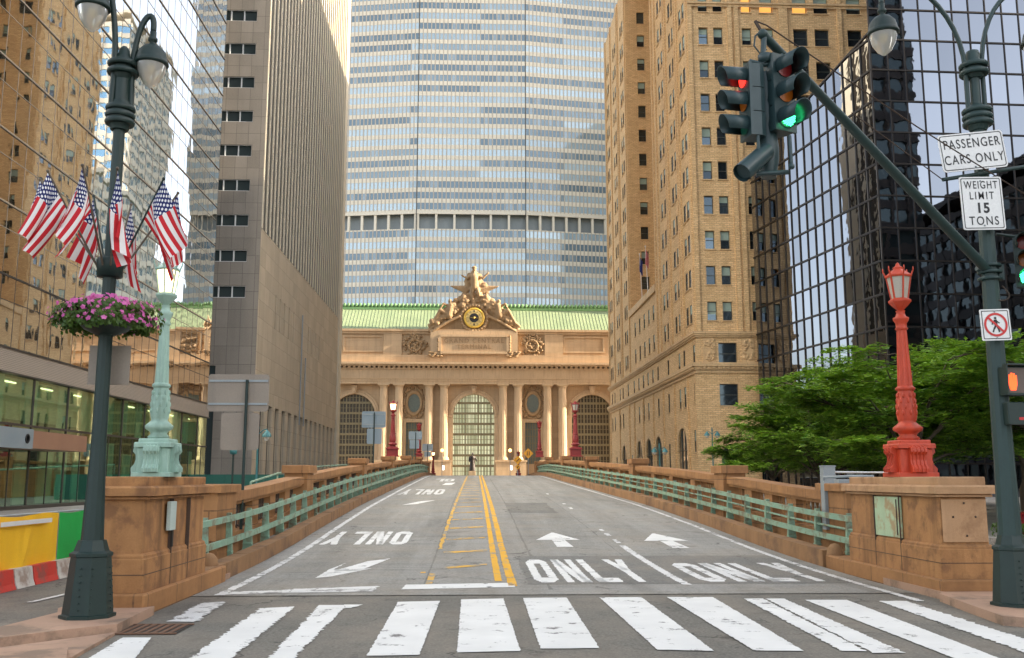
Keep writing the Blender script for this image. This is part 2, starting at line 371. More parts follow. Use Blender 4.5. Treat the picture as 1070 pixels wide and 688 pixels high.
# ------------------------------------------------------------------ window bookkeeping: the 100 largest in view are parts, the rest one part
def emit_windows(parent, items, mats, name='window', cap=100):
    """items: (centre, area, function that adds the window to an MB)"""
    def score(it):
        c, a, fn = it; x, y = proj(c); s_ = a / max(1, (Vector(c)).length) ** 2
        return s_ if (0 < x < 1070 and 0 < y < 660) else s_ * 1e-3
    items = sorted(items, key=score, reverse=True)
    for c, a, fn in items[:cap]:
        mb = MB(); fn(mb); mb.build(name, mats, parent, world=True)
    if len(items) > cap:
        mb = MB()
        for c, a, fn in items[cap:]: fn(mb)
        mb.build(name, mats, parent, world=True)['kind'] = 'stuff'
def facade(mb, O, u, n, W, z0, z1, ops, depth=.3, mi=0, ri=None, topf=None):
    """wall panel with real openings. O: origin, u: horizontal unit, n: outward unit; ops: (u0,u1,z0,z1[,arch])"""
    O, u, n = Vector(O), Vector(u), Vector(n); ri = mi if ri is None else ri
    P = lambda a, z, d=0: (O.x + u.x * a - n.x * d, O.y + u.y * a - n.y * d, z)
    us = sorted({0, W, *[round(o[0], 4) for o in ops], *[round(o[1], 4) for o in ops]}); us = [x for x in us if 0 <= x <= W]
    zs = sorted({z0, z1, *[round(o[2], 4) for o in ops], *[round(o[3], 4) for o in ops]}); zs = [z for z in zs if z0 <= z <= z1]
    hole = set()
    for o in ops:
        ii = [i for i in range(len(us) - 1) if us[i] >= o[0] - 1e-3 and us[i + 1] <= o[1] + 1e-3]
        jj = [j for j in range(len(zs) - 1) if zs[j] >= o[2] - 1e-3 and zs[j + 1] <= o[3] + 1e-3]
        hole |= {(i, j) for i in ii for j in jj}
    for j in range(len(zs) - 1):
        i = 0
        while i < len(us) - 1:
            if (i, j) in hole: i += 1; continue
            k = i
            while k + 1 < len(us) - 1 and (k + 1, j) not in hole: k += 1
            mb.quad([P(us[i], zs[j]), P(us[k + 1], zs[j]), P(us[k + 1], zs[j + 1]), P(us[i], zs[j + 1])], mi); i = k + 1
    for o in ops:
        a, b, c, d = o[:4]
        if len(o) > 4 and o[4]:
            r = (b - a) / 2; cz = d - r; K = 14; cx = (a + b) / 2
            arc = [(cx - r * math.cos(math.pi * t / K), cz + r * math.sin(math.pi * t / K)) for t in range(K + 1)]
            for t in range(K):
                p, q = arc[t], arc[t + 1]
                mb.quad([P(*p), P(*q), P(q[0], d), P(p[0], d)], mi)
                mb.quad([P(*p), P(*q), P(*q, depth), P(*p, depth)], ri)
            mb.quad([P(a, c), P(a, cz), P(a, cz, depth), P(a, c, depth)], ri); mb.quad([P(b, c), P(b, cz), P(b, cz, depth), P(b, c, depth)], ri)
        else:
            for p, q in (((a, c), (b, c)), ((b, c), (b, d)), ((b, d), (a, d)), ((a, d), (a, c))):
                mb.quad([P(*p), P(*q), P(*q, depth), P(*p, depth)], ri)
    return P
def text_mesh(txt, size, mat, parent, loc, rot=(0, 0, 0), ext=.004, name='lettering', align='CENTER', bold=0.0, sx=1.0, world=False, sp=1.0):
    cu = bpy.data.curves.new('lettering', 'FONT'); cu.body = txt; cu.size = size; cu.align_x = align; cu.align_y = 'CENTER'
    cu.extrude = ext; cu.offset = bold; cu.space_line = .95; cu.space_character = sp
    tmp = bpy.data.objects.new('tmp', cu); COL.objects.link(tmp); bpy.context.view_layer.update()
    me = bpy.data.meshes.new_from_object(tmp.evaluated_get(bpy.context.evaluated_depsgraph_get()))
    bpy.data.objects.remove(tmp)
    me.materials.clear(); me.materials.append(mat); me.name = name
    for v in me.vertices: v.co.x *= sx
    o = bpy.data.objects.new(name, me); COL.objects.link(o); o.parent = parent
    o.location = Vector(loc) - (parent.location if world else Vector((0, 0, 0))); o.rotation_euler = rot
    return o

# ================================================================== GROUND
mb = MB(); mb.quad([(-1500, -1500, -.004), (1500, -1500, -.004), (1500, 2500, -.004), (-1500, 2500, -.004)])
def roadmat(name, a, b_, pat=1.0, grain=26, stain=(.03, .03, .03), lines=0, rough=.85):
    m, t, b = newmat(name); v = coords(t, 'obj'); n1 = noise(t, v, .35, 6, .6); n2 = noise(t, v, grain, 2, .7); n3 = noise(t, v, 4, 6, .7)
    col = mixc(t, ramp(t, n1, .35, .65), a, b_)
    col = mixc(t, .55, col, mixc(t, ramp(t, n2, .3, .7), tuple(x * .38 for x in a), tuple(min(1, x * 1.9) for x in a)))
    col = mixc(t, ramp(t, n3, .52, .8), col, mixc(t, .5 * pat, col, stain))
    if lines:
        vv = coords(t, 'obj', (.12, 2.2, 1)); n4 = noise(t, vv, 1.6, 5, .65)
        col = mixc(t, ramp(t, n4, .5, .75), col, mixc(t, .6, col, stain))
        v5 = coords(t, 'obj', (1.6, .05, 1)); n5 = noise(t, v5, 1.0, 4, .6)
        col = mixc(t, ramp(t, n5, .42, .7), col, mixc(t, .45, col, (.36, .35, .33)))
    vo = N(t, 'ShaderNodeTexVoronoi', feature='DISTANCE_TO_EDGE'); vo.inputs['Scale'].default_value = .55; nd = N(t, 'ShaderNodeTexNoise'); nd.inputs['Scale'].default_value = 1.7; nd.inputs['Detail'].default_value = 5; t.links.new(v, nd.inputs['Vector'])
    va = N(t, 'ShaderNodeVectorMath', operation='MULTIPLY_ADD'); t.links.new(nd.outputs[1], va.inputs[0]); va.inputs[1].default_value = (1.3, 1.3, 0); t.links.new(v, va.inputs[2]); t.links.new(va.outputs[0], vo.inputs['Vector'])
    cr = ramp(t, vo.outputs[0], .004, .014, (1, 1, 1, 1), (0, 0, 0, 1)); cg = N(t, 'ShaderNodeMath', operation='MULTIPLY'); t.links.new(cr, cg.inputs[0]); t.links.new(ramp(t, n1, .48, .58), cg.inputs[1]); col = mixc(t, cg.outputs[0], col, tuple(x * .5 for x in stain))
    v8 = coords(t, 'obj', (.55, .06, 1)); n8 = noise(t, v8, 1.4, 5, .7); col = mixc(t, ramp(t, n8, .5, .68), col, mixc(t, .4, col, stain)); n9 = noise(t, v, 1.1, 3, .5); col = mixc(t, ramp(t, n9, .64, .72), col, mixc(t, .55, col, stain))
    col = mixc(t, ramp(t, noise(t, v, .55, 4, .6), .42, .62), col, mixc(t, .3, col, (.30, .25, .19)))
    n7 = noise(t, v, 28, 3, .8); col = mixc(t, ramp(t, n7, .58, .72), col, mixc(t, .45, col, tuple(min(1, x * 2.2) for x in a))); col = mixc(t, ramp(t, n7, .28, .42, (1, 1, 1, 1), (0, 0, 0, 1)), col, mixc(t, .55, col, stain))
    n6 = noise(t, v, .9, 5, .75, 1.5); col = mixc(t, ramp(t, n6, .60, .66), col, mixc(t, .35, col, stain))
    t.links.new(col, b.inputs['Base Color']); b.inputs['Roughness'].default_value = rough
    bump(t, b, n2, .5, .006); return m
M['asph'] = roadmat('intersection_asphalt', (.125, .118, .100), (.165, .155, .132), 1.2, 26)
M['viad'] = roadmat('worn_grey_concrete_roadway', (.205, .20, .18), (.275, .268, .245), 1.0, 22, (.10, .098, .09), 1)
M['patch'] = roadmat('dark_asphalt_patch', (.14, .137, .125), (.19, .185, .165), 1, 25, (.06, .06, .055))
M['walk'] = roadmat('grey_sidewalk', (.26, .24, .22), (.32, .30, .27))
struct(mb, 'ground', M['asph'])
# viaduct roadway: sheet following the rise
mb = MB(); ds = [16.3] + [17 + i * 1.0 for i in range(0, 190)]
L = [(XL(d), d, prof(d) + .001) for d in ds]; Rr = [(XR(d), d, prof(d) + .001) for d in ds]
C1 = [((XL(d) * 2 + XR(d)) / 3, d, prof(d) + .004) for d in ds]
k = len(ds)
mb.add(L + Rr, [[i, k + i, k + i + 1, i + 1] for i in range(k - 1)], 0, True)
struct(mb, 'viaduct_road', M['viad'])
def sheet(name, x0, x1, y0, y1, dz, m, jit=.0, n=24, seed=1):
    rr = random.Random(seed); mb = MB(); V = []
    for i in range(n + 1):
        d = y0 + (y1 - y0) * i / n
        V.append((x0 + rr.uniform(-jit, jit), d, prof(d) + dz)); V.append((x1 + rr.uniform(-jit, jit), d, prof(d) + dz))
    mb.add(V, [[2 * i, 2 * i + 1, 2 * i + 3, 2 * i + 2] for i in range(n)]); return struct(mb, name, m)
sheet('asphalt_patch', 1.0, 7.1, 17.75, 22.9, .005, M['patch'], .03)
sheet('asphalt_patch', 1.35, 3.1, 36, 42, .005, M['patch'], .05, 8)
sheet('road_joint', -4.6, 7.3, 16.28, 16.33, .005, M['asph'], .0, 1)
for d in (27.5, 33.2, 44, 52, 60, 68, 76, 84): sheet('road_joint', -4.6, XR(d), d, d + .05, .005, M['asph'], 0, 1)
sheet('road_joint', -.9, -.86, 17, 60, .0035, M['patch'], .012, 60)
sheet('road_joint', 1.32, 1.37, 17, 80, .0035, M['patch'], .02, 80)
sheet('road_joint', 3.5, 3.53, 23, 80, .0035, M['patch'], .02, 80)

# ---------- painted markings
def paintmat(name, c, wear, sc=2.5, under=(.16, .155, .145)):
    m, t, b = newmat(name); v = coords(t, 'obj'); n1 = noise(t, v, sc, 7, .72); n2 = noise(t, v, 22, 4, .7)
    a = N(t, 'ShaderNodeMath', operation='MULTIPLY_ADD'); t.links.new(n2, a.inputs[0]); a.inputs[1].default_value = .15; t.links.new(n1, a.inputs[2])
    f = ramp(t, a.outputs[0], wear, wear + .05)
    n3 = noise(t, v, 1.3, 4); cc = mixc(t, n3, tuple(x * .72 for x in c), c)
    t.links.new(mixc(t, f, cc, under), b.inputs['Base Color']); b.inputs['Roughness'].default_value = .7
    bump(t, b, n2, .3, .004); return m
M['pw'] = paintmat('white_road_paint', (.80, .80, .77), .66)
M['pww'] = paintmat('worn_white_road_paint', (.74, .74, .72), .605, 2.5, (.24, .235, .22))
M['pww2'] = paintmat('worn_white_lettering_paint', (.76, .76, .74), .635, 2.2, (.16, .155, .14))
M['pyw'] = paintmat('faded_yellow_road_paint', (.74, .42, .05), .585, 2.2, (.25, .24, .21))
M['py'] = paintmat('yellow_road_paint', (.80, .42, .02), .635, 2.5, (.25, .24, .21))
class Paint(MB):
    def q(s, a, b, c, d, jit=.008, n=None, seed=0, dz=.0075):
        """a-b near edge, d-c far edge; ground points (x, y)"""
        rr = random.Random(seed + len(s.f)); L1 = math.dist(a, d); L2 = math.dist(a, b)
        n = max(1, int(L1 / .05)) if L1 < 8 else int(L1 / .3); m = max(1, min(12, int(L2 / .15))); V = []
        for i in range(n + 1):
            t = i / n
            for j in range(m + 1):
                u = j / m
                x = (a[0] * (1 - u) + b[0] * u) * (1 - t) + (d[0] * (1 - u) + c[0] * u) * t
                y = (a[1] * (1 - u) + b[1] * u) * (1 - t) + (d[1] * (1 - u) + c[1] * u) * t
                if j in (0, m): x += rr.uniform(-jit, jit)
                if i in (0, n): y += rr.uniform(-jit, jit)
                V.append((x, y, prof(y) + dz))
        w = m + 1
        s.add(V, [[i * w + j, i * w + j + 1, (i + 1) * w + j + 1, (i + 1) * w + j] for i in range(n) for j in range(m)])
P = Paint()
def gq(pts, **k): P.q(*[G(x, y) for x, y in pts], **k)     # near-left, near-right, far-right, far-left
gq([(90, 690), (140, 690), (158, 667), (128, 667)])
gq([(196, 690), (240, 690), (308, 634.6), (272, 636)], jit=.03); gq([(279, 690), (306, 690), (362, 633), (334, 633)], jit=.03)
gq([(360, 636), (366, 636), (380, 632.5), (360, 632.5)], jit=.02)
gq([(383, 686), (438, 685), (459.5, 628.5), (416, 629.5)]); gq([(477.5, 682.5), (544, 681), (526, 626), (482, 627)])
gq([(565, 678.5), (626.5, 678), (592, 625), (546.5, 625.5)]); gq([(687, 679.6), (746, 681), (670, 624.5), (626.5, 625)])
gq([(788, 680.5), (840, 681), (745, 624.5), (697, 624.5)]); gq([(880, 681), (905, 681), (797, 626), (777, 626)], jit=.02); gq([(912, 683), (946, 683), (819, 626), (800, 626)], jit=.02)
gq([(1003, 691), (1048, 690), (885, 627.4), (841, 627.4)]); gq([(1130, 703), (1160, 697), (946, 628.5), (918, 628.5)], jit=.03)
# 'crosswalk bar' further right
struct(P, 'crosswalk_marking', M['pw'])
P = Paint()
gq([(419, 616.5), (538, 614), (538, 609.5), (424, 611.5)]); struct(P, 'stop_line', M['pw'])
P = Paint()
gq([(300, 620), (388, 618.5), (396, 613), (306, 616)], jit=.04); gq([(232, 622), (300, 620), (304, 616.5), (245, 619)], jit=.03)
gq([(176, 650), (204, 651), (236, 629), (212, 630)], jit=.05)
for i in range(0, 75):
    d = 16.4 + i * 1.05; x = XL(d) + .42; P.q((x, d), (x + .15, d), (x + .15, d + 1.05), (x, d + 1.05), jit=.02)
for i in range(0, 80):
    d = 15.2 + i * 1.05; x = XR(d) - .48; P.q((x, d), (x + .14, d), (XR(d + 1) - .34, d + 1.05), (XR(d + 1) - .48, d + 1.05), jit=.02)
P.q((3.76, 17.6), (3.92, 17.6), (3.92, 25.2), (3.76, 25.2), jit=.02)
for d, l in ((25.8, .9), (27.6, .7), (29, .5), (38, 1), (41, .7), (50, 1)): P.q((3.78, d), (3.9, d), (3.9, d + l), (3.78, d + l), jit=.02)
struct(P, 'lane_line', M['pww'])
P = Paint()
P.q((.40, 18.3), (.54, 18.3), (.62, 96), (.50, 96)); P.q((.63, 17.5), (.79, 17.5), (.86, 96), (.72, 96))
struct(P, 'centre_line', M['py']); P = Paint()
P.q((-.86, 17.9), (-.74, 17.9), (-.74, 19.6), (-.86, 19.6)); P.q((-.88, 24.5), (-.78, 24.5), (-.5, 96), (-.62, 96), jit=.03)
for i in range(20):
    d = 20.4 + i * 3.1
    if i == 0: P.q((-.62, d), (.3, d + .7), (.3, d + 1.0), (-.62, d + .35))
    else: P.q((-.72 + .004 * i, d), (.32, d + .5), (.32, d + .85), (-.72 + .004 * i, d + .35), jit=.02)
P.q((-1.05, 19.7), (-.95, 19.7), (-.95, 19.9), (-1.05, 19.9))
struct(P, 'centre_line', M['pyw'])
def letters(P, word, x0, y0, W, H, flip=False, wf=.17):
    gap = W * .055; lw = (W - gap * (len(word) - 1)) / len(word); b = lw * .345; bh = H * wf
    def tr(x, y):
        if flip: return (x0 + W - x, y0 + H - y)
        return (x0 + x, y0 + y)
    def Q(a, b_, c, d):
        if flip: P.q(tr(*c), tr(*d), tr(*a), tr(*b_), jit=.015)
        else: P.q(tr(*a), tr(*b_), tr(*c), tr(*d), jit=.015)
    for i, ch in enumerate(word):
        o = i * (lw + gap)
        if ch == 'O':
            c = lw * .25; e = H * .12
            Q((o, e), (o + b, e * 1.6), (o + b, H - e * 1.6), (o, H - e)); Q((o + lw - b, e * 1.6), (o + lw, e), (o + lw, H - e), (o + lw - b, H - e * 1.6))
            Q((o + c, 0), (o + lw - c, 0), (o + lw, e), (o, e)); Q((o, e), (o + lw, e), (o + lw - b, e * 1.6), (o + b, e * 1.6))
            Q((o, H - e), (o + lw, H - e), (o + lw - c, H), (o + c, H)); Q((o + b, H - e * 1.6), (o + lw - b, H - e * 1.6), (o + lw, H - e), (o, H - e))
        if ch == 'N':
            Q((o, 0), (o + b * .9, 0), (o + b * .9, H), (o, H)); Q((o + lw - b * .9, 0), (o + lw, 0), (o + lw, H), (o + lw - b * .9, H))
            Q((o + lw - b * 1.25, 0), (o + lw - b * .0, 0), (o + b * 1.1, H), (o, H))
        if ch == 'L':
            Q((o, 0), (o + b, 0), (o + b, H), (o, H)); Q((o, 0), (o + lw, 0), (o + lw, bh), (o, bh))
        if ch == 'Y':
            m = lw / 2; Q((m + o - b / 2, 0), (m + o + b / 2, 0), (m + o + b / 2, H * .5), (m + o - b / 2, H * .5))
            Q((m + o - b / 2, H * .45), (m + o + b / 2, H * .52), (o + b, H), (o, H)); Q((m + o - b / 2, H * .52), (m + o + b / 2, H * .45), (o + lw, H), (o + lw - b, H))
P = Paint(); letters(P, 'ONLY', 1.15, 18.05, 2.2, 4.1); struct(P, 'road_lettering', M['pw'])
P = Paint(); letters(P, 'ONLY', 4.25, 18.05, 2.45, 3.3); struct(P, 'road_lettering', M['pww2'])
P = Paint(); letters(P, 'ONLY', -4.0, 25.6, 2.25, 3.3, True); struct(P, 'road_lettering', M['pw'])
P = Paint(); letters(P, 'ONLY', -3.9, 50, 2.3, 6.5, True); struct(P, 'road_lettering', M['pww'])
P = Paint(); letters(P, 'OL', -3.0, 72, 1.5, 7, True); struct(P, 'road_lettering', M['pww'])
P = Paint()
for x, d in ((2.25, 24.9), (5.15, 24.6)):
    P.q((x - .12, d), (x + .30, d), (x + .22, d + 1.9), (x - .12, d + 1.9)); P.q((x - .55, d + 1.7), (x + .65, d + 1.7), (x + .08, d + 3.6), (x + .02, d + 3.6))
gq([(338, 600), (372, 598), (408, 584), (384, 587)]); gq([(329, 604.5), (346, 603), (388, 594.5), (345, 596)]); gq([(332, 603), (334, 603), (362, 588.5), (345, 595)], jit=.02)
gq([(420, 528), (436, 527), (455, 523), (440, 524)]); gq([(462, 507), (472, 507), (476, 504.6), (466, 505)])
struct(P, 'arrow_marking', M['pw'])

# ---------- kerbs and deck edges of the viaduct
def strip(mb, xa, xb, zt, d0, d1, step=1.0, zb=-1.0, mi=0, gap=0):
    """solid strip along the viaduct between offsets xa(d), xb(d); top zt above road, bottom zb above road"""
    n = max(1, int(round((d1 - d0) / step))); V = []
    for i in range(n + 1):
        d = d0 + (d1 - d0) * i / n; z = prof(d)
        V += [(xa(d), d, z + zb), (xb(d), d, z + zb), (xb(d), d, z + zt), (xa(d), d, z + zt)]
    F = [[0, 1, 2, 3], [4 * n + 3, 4 * n + 2, 4 * n + 1, 4 * n]]
    for i in range(n):
        a = 4 * i
        for j in range(4): F.append([a + j, a + 4 + j, a + 4 + (j + 1) % 4, a + (j + 1) % 4])
    mb.add(V, F, mi)
mb = MB()
rr = random.Random(3)
d = 17.2
while d < 118:
    l = rr.uniform(1.5, 2.1) if d < 60 else 6
    h = .30 + rr.uniform(-.008, .008); o = rr.uniform(0, .012)
    strip(mb, lambda q: XL(q) - .34, lambda q: XL(q) - o, h, d, min(118, d + l - .015)); d += l
d = 20.6
while d < 118:
    l = rr.uniform(1.5, 2.1) if d < 60 else 6
    h = .34 + rr.uniform(-.008, .008); o = rr.uniform(0, .012)
    strip(mb, lambda q: XR(q) + o, lambda q: XR(q) + .34, h, d, min(118, d + l - .015)); d += l
struct(mb, 'kerb', M['kerb'])
mb = MB()
strip(mb, lambda q: XL(q) - 1.05, lambda q: XL(q) - .345, .16, 17.4, 200, 2, -3)
strip(mb, lambda q: XR(q) + .345, lambda q: XR(q) + 1.2, .16, 20, 200, 2, -3)
struct(mb, 'viaduct_deck_edge', M['walk'])
# terrace in front of the terminal
mb = MB(); mb.box(-60, 60, 200, 226.2, 0, 1.68); struct(mb, 'terrace', M['walk'])

# ---------- pavements
def poly_slab(name, pts, z0, z1, m, inset=.0):
    mb = MB(); mb.prism(pts, z0, z1); return struct(mb, name, m)
pL = [G0(161, 641, .02), G0(122, 661, .02), G0(60, 668, .02), G0(0, 676, .02), (-9.5, 9.6), (-9.2, 11.2), G0(0, 655, .12), G0(60, 640, .12), (-5.75, 14.0), (-5.75, 19), (-4.62, 19), (-4.62, 14.0)]
poly_slab('pavement', pL, -.05, .12, M['pink'])
pL2 = [G0(120, 664, 0), G0(75, 690, .0), (-4.6, 9.3), (-8, 9.0), G0(0, 680, 0)]
poly_slab('pavement', pL2, -.05, .035, M['pink'])
poly_slab('kerb_stone', [G0(71, 678, .06), G0(68, 700, .06), (-6, 8.6), (-7, 9.9)], -.05, .075, M['pink'])
pR = [G0(982, 627, .02), G0(1010, 638, .02), G0(1048, 652, .02), G0(1120, 658, 0.02), (12, 12.4), (12, 14.6), (8.6, 15.2), (8.6, 20), (7.5, 20), (7.42, 15.4)]
poly_slab('pavement', pR, -.05, .12, M['pink'])
poly_slab('pavement', [(5.2 + 2.2, 11.6), (9, 11.3), (14, 11.3), (14, 12.3), (8.0, 12.6), (7.4, 12.6)], -.05, .03, M['pink'])
mb = MB(); mb.box(-40, -22.5, 20, 104, -.05, .14); mb.box(-22.4, -20, 105, 172, -.05, .14); struct(mb, 'sidewalk', M['walk'])
mb = MB(); mb.box(24, 28.15, 118, 199, -.05, .14); mb.box(30, 90, 60, 119, -.05, .15); struct(mb, 'sidewalk', M['walk'])
# painted line on the side road, left
P = Paint(); P.q((-6.9, 15.6), (-6.8, 15.6), (-6.5, 18.2), (-6.6, 18.2)); P.q((-8.6, 11.3), (-7.3, 11.0), (-7.3, 11.4), (-8.6, 11.8)); struct(P, 'lane_line', M['pww'])

# ================================================================== TERMINAL (arches, columns, clock group)
YF = 225.0
gx = lambda px, y=480: at(px, y, YF).x
gz = lambda py: at(495, py, YF).z
T = thing('train_terminal', 'long warm limestone terminal with tall arched windows, paired columns and green copper roof', 'building', (0, YF, 1.68))
px1 = (gx(500) - gx(400)) / 100
cx = gx(494.7)
X = lambda p: cx + (p - 494.7) * px1
XW0, XW1 = X(494.7 - 200), X(494.7 + 200)
zb, zc, zt = 1.6, gz(402), gz(346)
ops = []
for c, hw in ((368.5, 21.8), (494.7, 21.8), (620.9, 21.8), (242.3, 21.8)):
    ops.append((X(c - hw) - XW0, X(c + hw) - XW0, zb + .5, gz(412), True))
for c in (431.5, 557.5): ops.append((X(c - 8.3) - XW0, X(c + 8.3) - XW0, gz(485), gz(441.4)))
mb = MB(); facade(mb, (XW0, YF + .9, 0), (1, 0, 0), (0, -1, 0), XW1 - XW0, zb - 1, zc, ops, .8)
mb.box(XW0, XW1, YF + 1.71, YF + 60, zb - 1, gz(344) - .5)
mb.build('wall', M['gct'], T, world=True)
# arch windows
def arch_window(c, hw, lit):
    a, b = X(c - hw), X(c + hw); r = (b - a) / 2; z0, z1 = zb + .5, gz(412); mx = (a + b) / 2; cz = z1 - r
    top = lambda x: cz + math.sqrt(max(0, r * r - (x - mx) ** 2))
    yy = YF + 1.6
    g = MB(); n = 24; base = [(a + (b - a) * i / n) for i in range(n + 1)]
    g.prism([(a, z0), (b, z0)] + [(x, top(x)) for x in reversed(base)], yy, yy + .05, 'xz')
    w = g.build('window', lit, T, world=True)
    f = MB(); nb = 13
    for i in range(1, nb):
        x = a + (b - a) * i / nb; hwid = .14 if i % 4 == 0 else .085
        f.box(x - hwid, x + hwid, yy - .3, yy - .02, z0, top(x) - .03)
    z = z0 + .2; k_ = 0
    while z < z1 - .4:
        half = (b - a) / 2 if z < cz else math.sqrt(max(0, r * r - (z - cz) ** 2))
        hh = .26 if k_ % 2 == 0 else .05
        f.box(mx - half + .02, mx + half - .02, yy - .34, yy - .31, z - hh, z + hh); z += 1.22; k_ += 1
    f.build('bars', M['bronze'], w, world=True)
def litpane():
    m, t, b = newmat('lit_arch_pane'); v = coords(t, 'uv'); br = N(t, 'ShaderNodeTexBrick'); br.offset = 0; t.links.new(v, br.inputs['Vector'])
    br.inputs['Scale'].default_value = 1; br.inputs['Brick Width'].default_value = .75; br.inputs['Row Height'].default_value = 2.44; br.inputs['Mortar Size'].default_value = .08
    br.inputs['Color1'].default_value = (.66, .66, .42, 1); br.inputs['Color2'].default_value = (.30, .31, .17, 1); br.inputs['Mortar'].default_value = (.10, .09, .05, 1)
    t.links.new(br.outputs[0], b.inputs['Base Color']); b.inputs['Roughness'].default_value = .3
    t.links.new(br.outputs[0], b.inputs['Emission Color']); b.inputs['Emission Strength'].default_value = .30; return m
M['lit'] = litpane()
M['sidepane'] = dull('brown_dark_pane', (.075, .062, .045), (.12, .09, .06), .25, .25)
for c, lm in ((368.5, M['sidepane']), (494.7, M['lit']), (620.9, M['sidepane']), (242.3, M['sidepane'])): arch_window(c, 21.8, lm)
for c in (431.5, 557.5):
    a, b = X(c - 8.3), X(c + 8.3); z0, z1 = gz(485), gz(441.4); g = MB(); g.box(a, b, YF + 1.62, YF + 1.68, z0, z1); w = g.build('window', M['leadlight'], T, world=True)
    f = MB()
    for i in range(1, 6): x = a + (b - a) * i / 6; f.box(x - .09, x + .09, YF + 1.4, YF + 1.6, z0, z1)
    for i in range(1, 6): z = z0 + (z1 - z0) * i / 6; f.box(a, b, YF + 1.36, YF + 1.39, z - .07, z + .07)
    f.build('bars', M['bronze'], w, world=True)
    # surround and oval cartouche
    f = MB(); s_ = .35
    f.box(a - s_ - .3, a, YF + .55, YF + .895, z0, z1 + s_); f.box(b, b + s_ + .3, YF + .55, YF + .895, z0, z1 + s_); f.box(a, b, YF + .55, YF + .895, z1, z1 + s_)
    f.box(a - .9, b + .9, YF + .45, YF + .89, z1 + s_ + .003, z1 + s_ + .4)
    f.build('window_surround', M['gctp'], T, world=True)
    ozc, orx, orz = gz(421.3), 6.3 * px1, 9.6 * px1; ox = (a + b) / 2
    f = MB()
    n = 28; ring = []
    for i in range(n):
        t = 2 * math.pi * i / n
        for rrx, yy in ((1.0, .80), (1.12, .3), (1.38, .3), (1.5, .86)):
            ring.append((ox + orx * rrx * math.cos(t), YF + yy, ozc + orz * rrx * math.sin(t)))
    f.add(ring, [[4 * i + j, 4 * ((i + 1) % n) + j, 4 * ((i + 1) % n) + j + 1, 4 * i + j + 1] for i in range(n) for j in range(3)], 0, True)
    rq = random.Random(int(c))
    for i in range(34):
        t = 2 * math.pi * i / 34; q = 1.72 + rq.uniform(-.1, .25)
        f.ball((ox + orx * q * math.cos(t), YF + .72, ozc + orz * q * .95 * math.sin(t)), (.34, .3, .34 * rq.uniform(.7, 1.4)), 4)
    for sx_ in (-1, 1):
        for sz_ in (-1, 1):
            for q in range(4): f.ball((ox + sx_ * (1.6 + rq.uniform(-.3, .3)), YF + .75, ozc + sz_ * (3.1 + rq.uniform(-.4, .3))), (.42, .3, .34), 4)
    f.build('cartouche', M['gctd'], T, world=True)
    f = MB(); f.lathe([(1, -.02), (1, .05)], (0, 0, 0), 24); 
    for i, v in enumerate(f.v): f.v[i] = (ox + v[0] * orx, YF + .82 + v[2], ozc + v[1] * orz)
    f.build('oval_window', M['leadlight'], T, world=True)
# archivolts and keystones
for c in (368.5, 494.7, 620.9):
    mx = X(c); r = 21.8 * px1; cz = gz(412) - r; f = MB(); n = 26; V = []
    for i in range(n + 1):
        t = math.pi * i / n
        for q, yy in ((r, .86), (r, .45), (r + .55, .45), (r + .6, .6), (r + 1.05, .6), (r + 1.1, .86)):
            V.append((mx - q * math.cos(t), YF + yy, cz + q * math.sin(t)))
    f.add(V, [[6 * i + j, 6 * i + 6 + j, 6 * i + 7 + j, 6 * i + 1 + j] for i in range(n) for j in range(5)], 0, False)
    for s_ in (-1, 1):
        x0, x1 = sorted((mx + s_ * (r + .02), mx + s_ * (r + 1.15))); f.box(x0, x1, YF + .5, YF + .885, zb, cz - .6); f.box(x0 - .1, x1 + .1, YF + .35, YF + .88, cz - .59, cz - .05)
    f.build('archivolt', M['gctp'], T, world=True)
    f = MB(); f.prism([(mx - .45, gz(411)), (mx + .45, gz(411)), (mx + .7, gz(403) - .02), (mx - .7, gz(403) - .02)], YF - .15, YF + .89, 'xz'); f.box(mx - .3, mx + .3, YF - .4, YF - .151, gz(409), gz(406)); f.build('keystone', M['gctp'], T, world=True)
# columns (pairs)
zped = gz(481)
for c in (399.7, 415.7, 447.6, 463.2, 525.8, 541.6, 573, 588.8, 652, 668, 336, 320):
    x = X(c); f = MB(); r = 1.02
    f.lathe([(r * 1.3, zped), (r * 1.3, zped + .3), (r * 1.15, zped + .45), (r * 1.2, zped + .6), (r, zped + .75)], (x, YF - .1, 0), 24)
    zt_ = zc - .9; f.lathe([(r, zped + .74)] + [(r * (1 - .12 * (i / 8) ** 1.6), zped + .75 + (zt_ - zped - .75) * i / 8) for i in range(9)], (x, YF - .1, 0), 36, 0, 0, False, .055)
    f.lathe([(r * .9, zt_), (r * 1.0, zt_ + .1), (r * .95, zt_ + .3), (r * 1.25, zt_ + .6)], (x, YF - .1, 0), 24); f.box(x - r * 1.3, x + r * 1.3, YF - 1.45, YF + .88, zt_ + .6, zc - .002)
    f.build('column', M['gctp'], T, world=True)
for a, b in ((391.5, 424), (439.5, 471.5), (518, 550), (565, 597), (643, 677), (312, 345)):
    f = MB(); f.box(X(a), X(b), YF - 1.6, YF + .88, zb - .5, zped - .45); f.box(X(a) - .2, X(b) + .2, YF - 1.8, YF + .87, zped - .449, zped); f.box(X(a) - .15, X(b) + .15, YF - 1.75, YF + .87, zb - .6, zb + .8)
    f.build('column_pedestal', M['gct'], T, world=True)
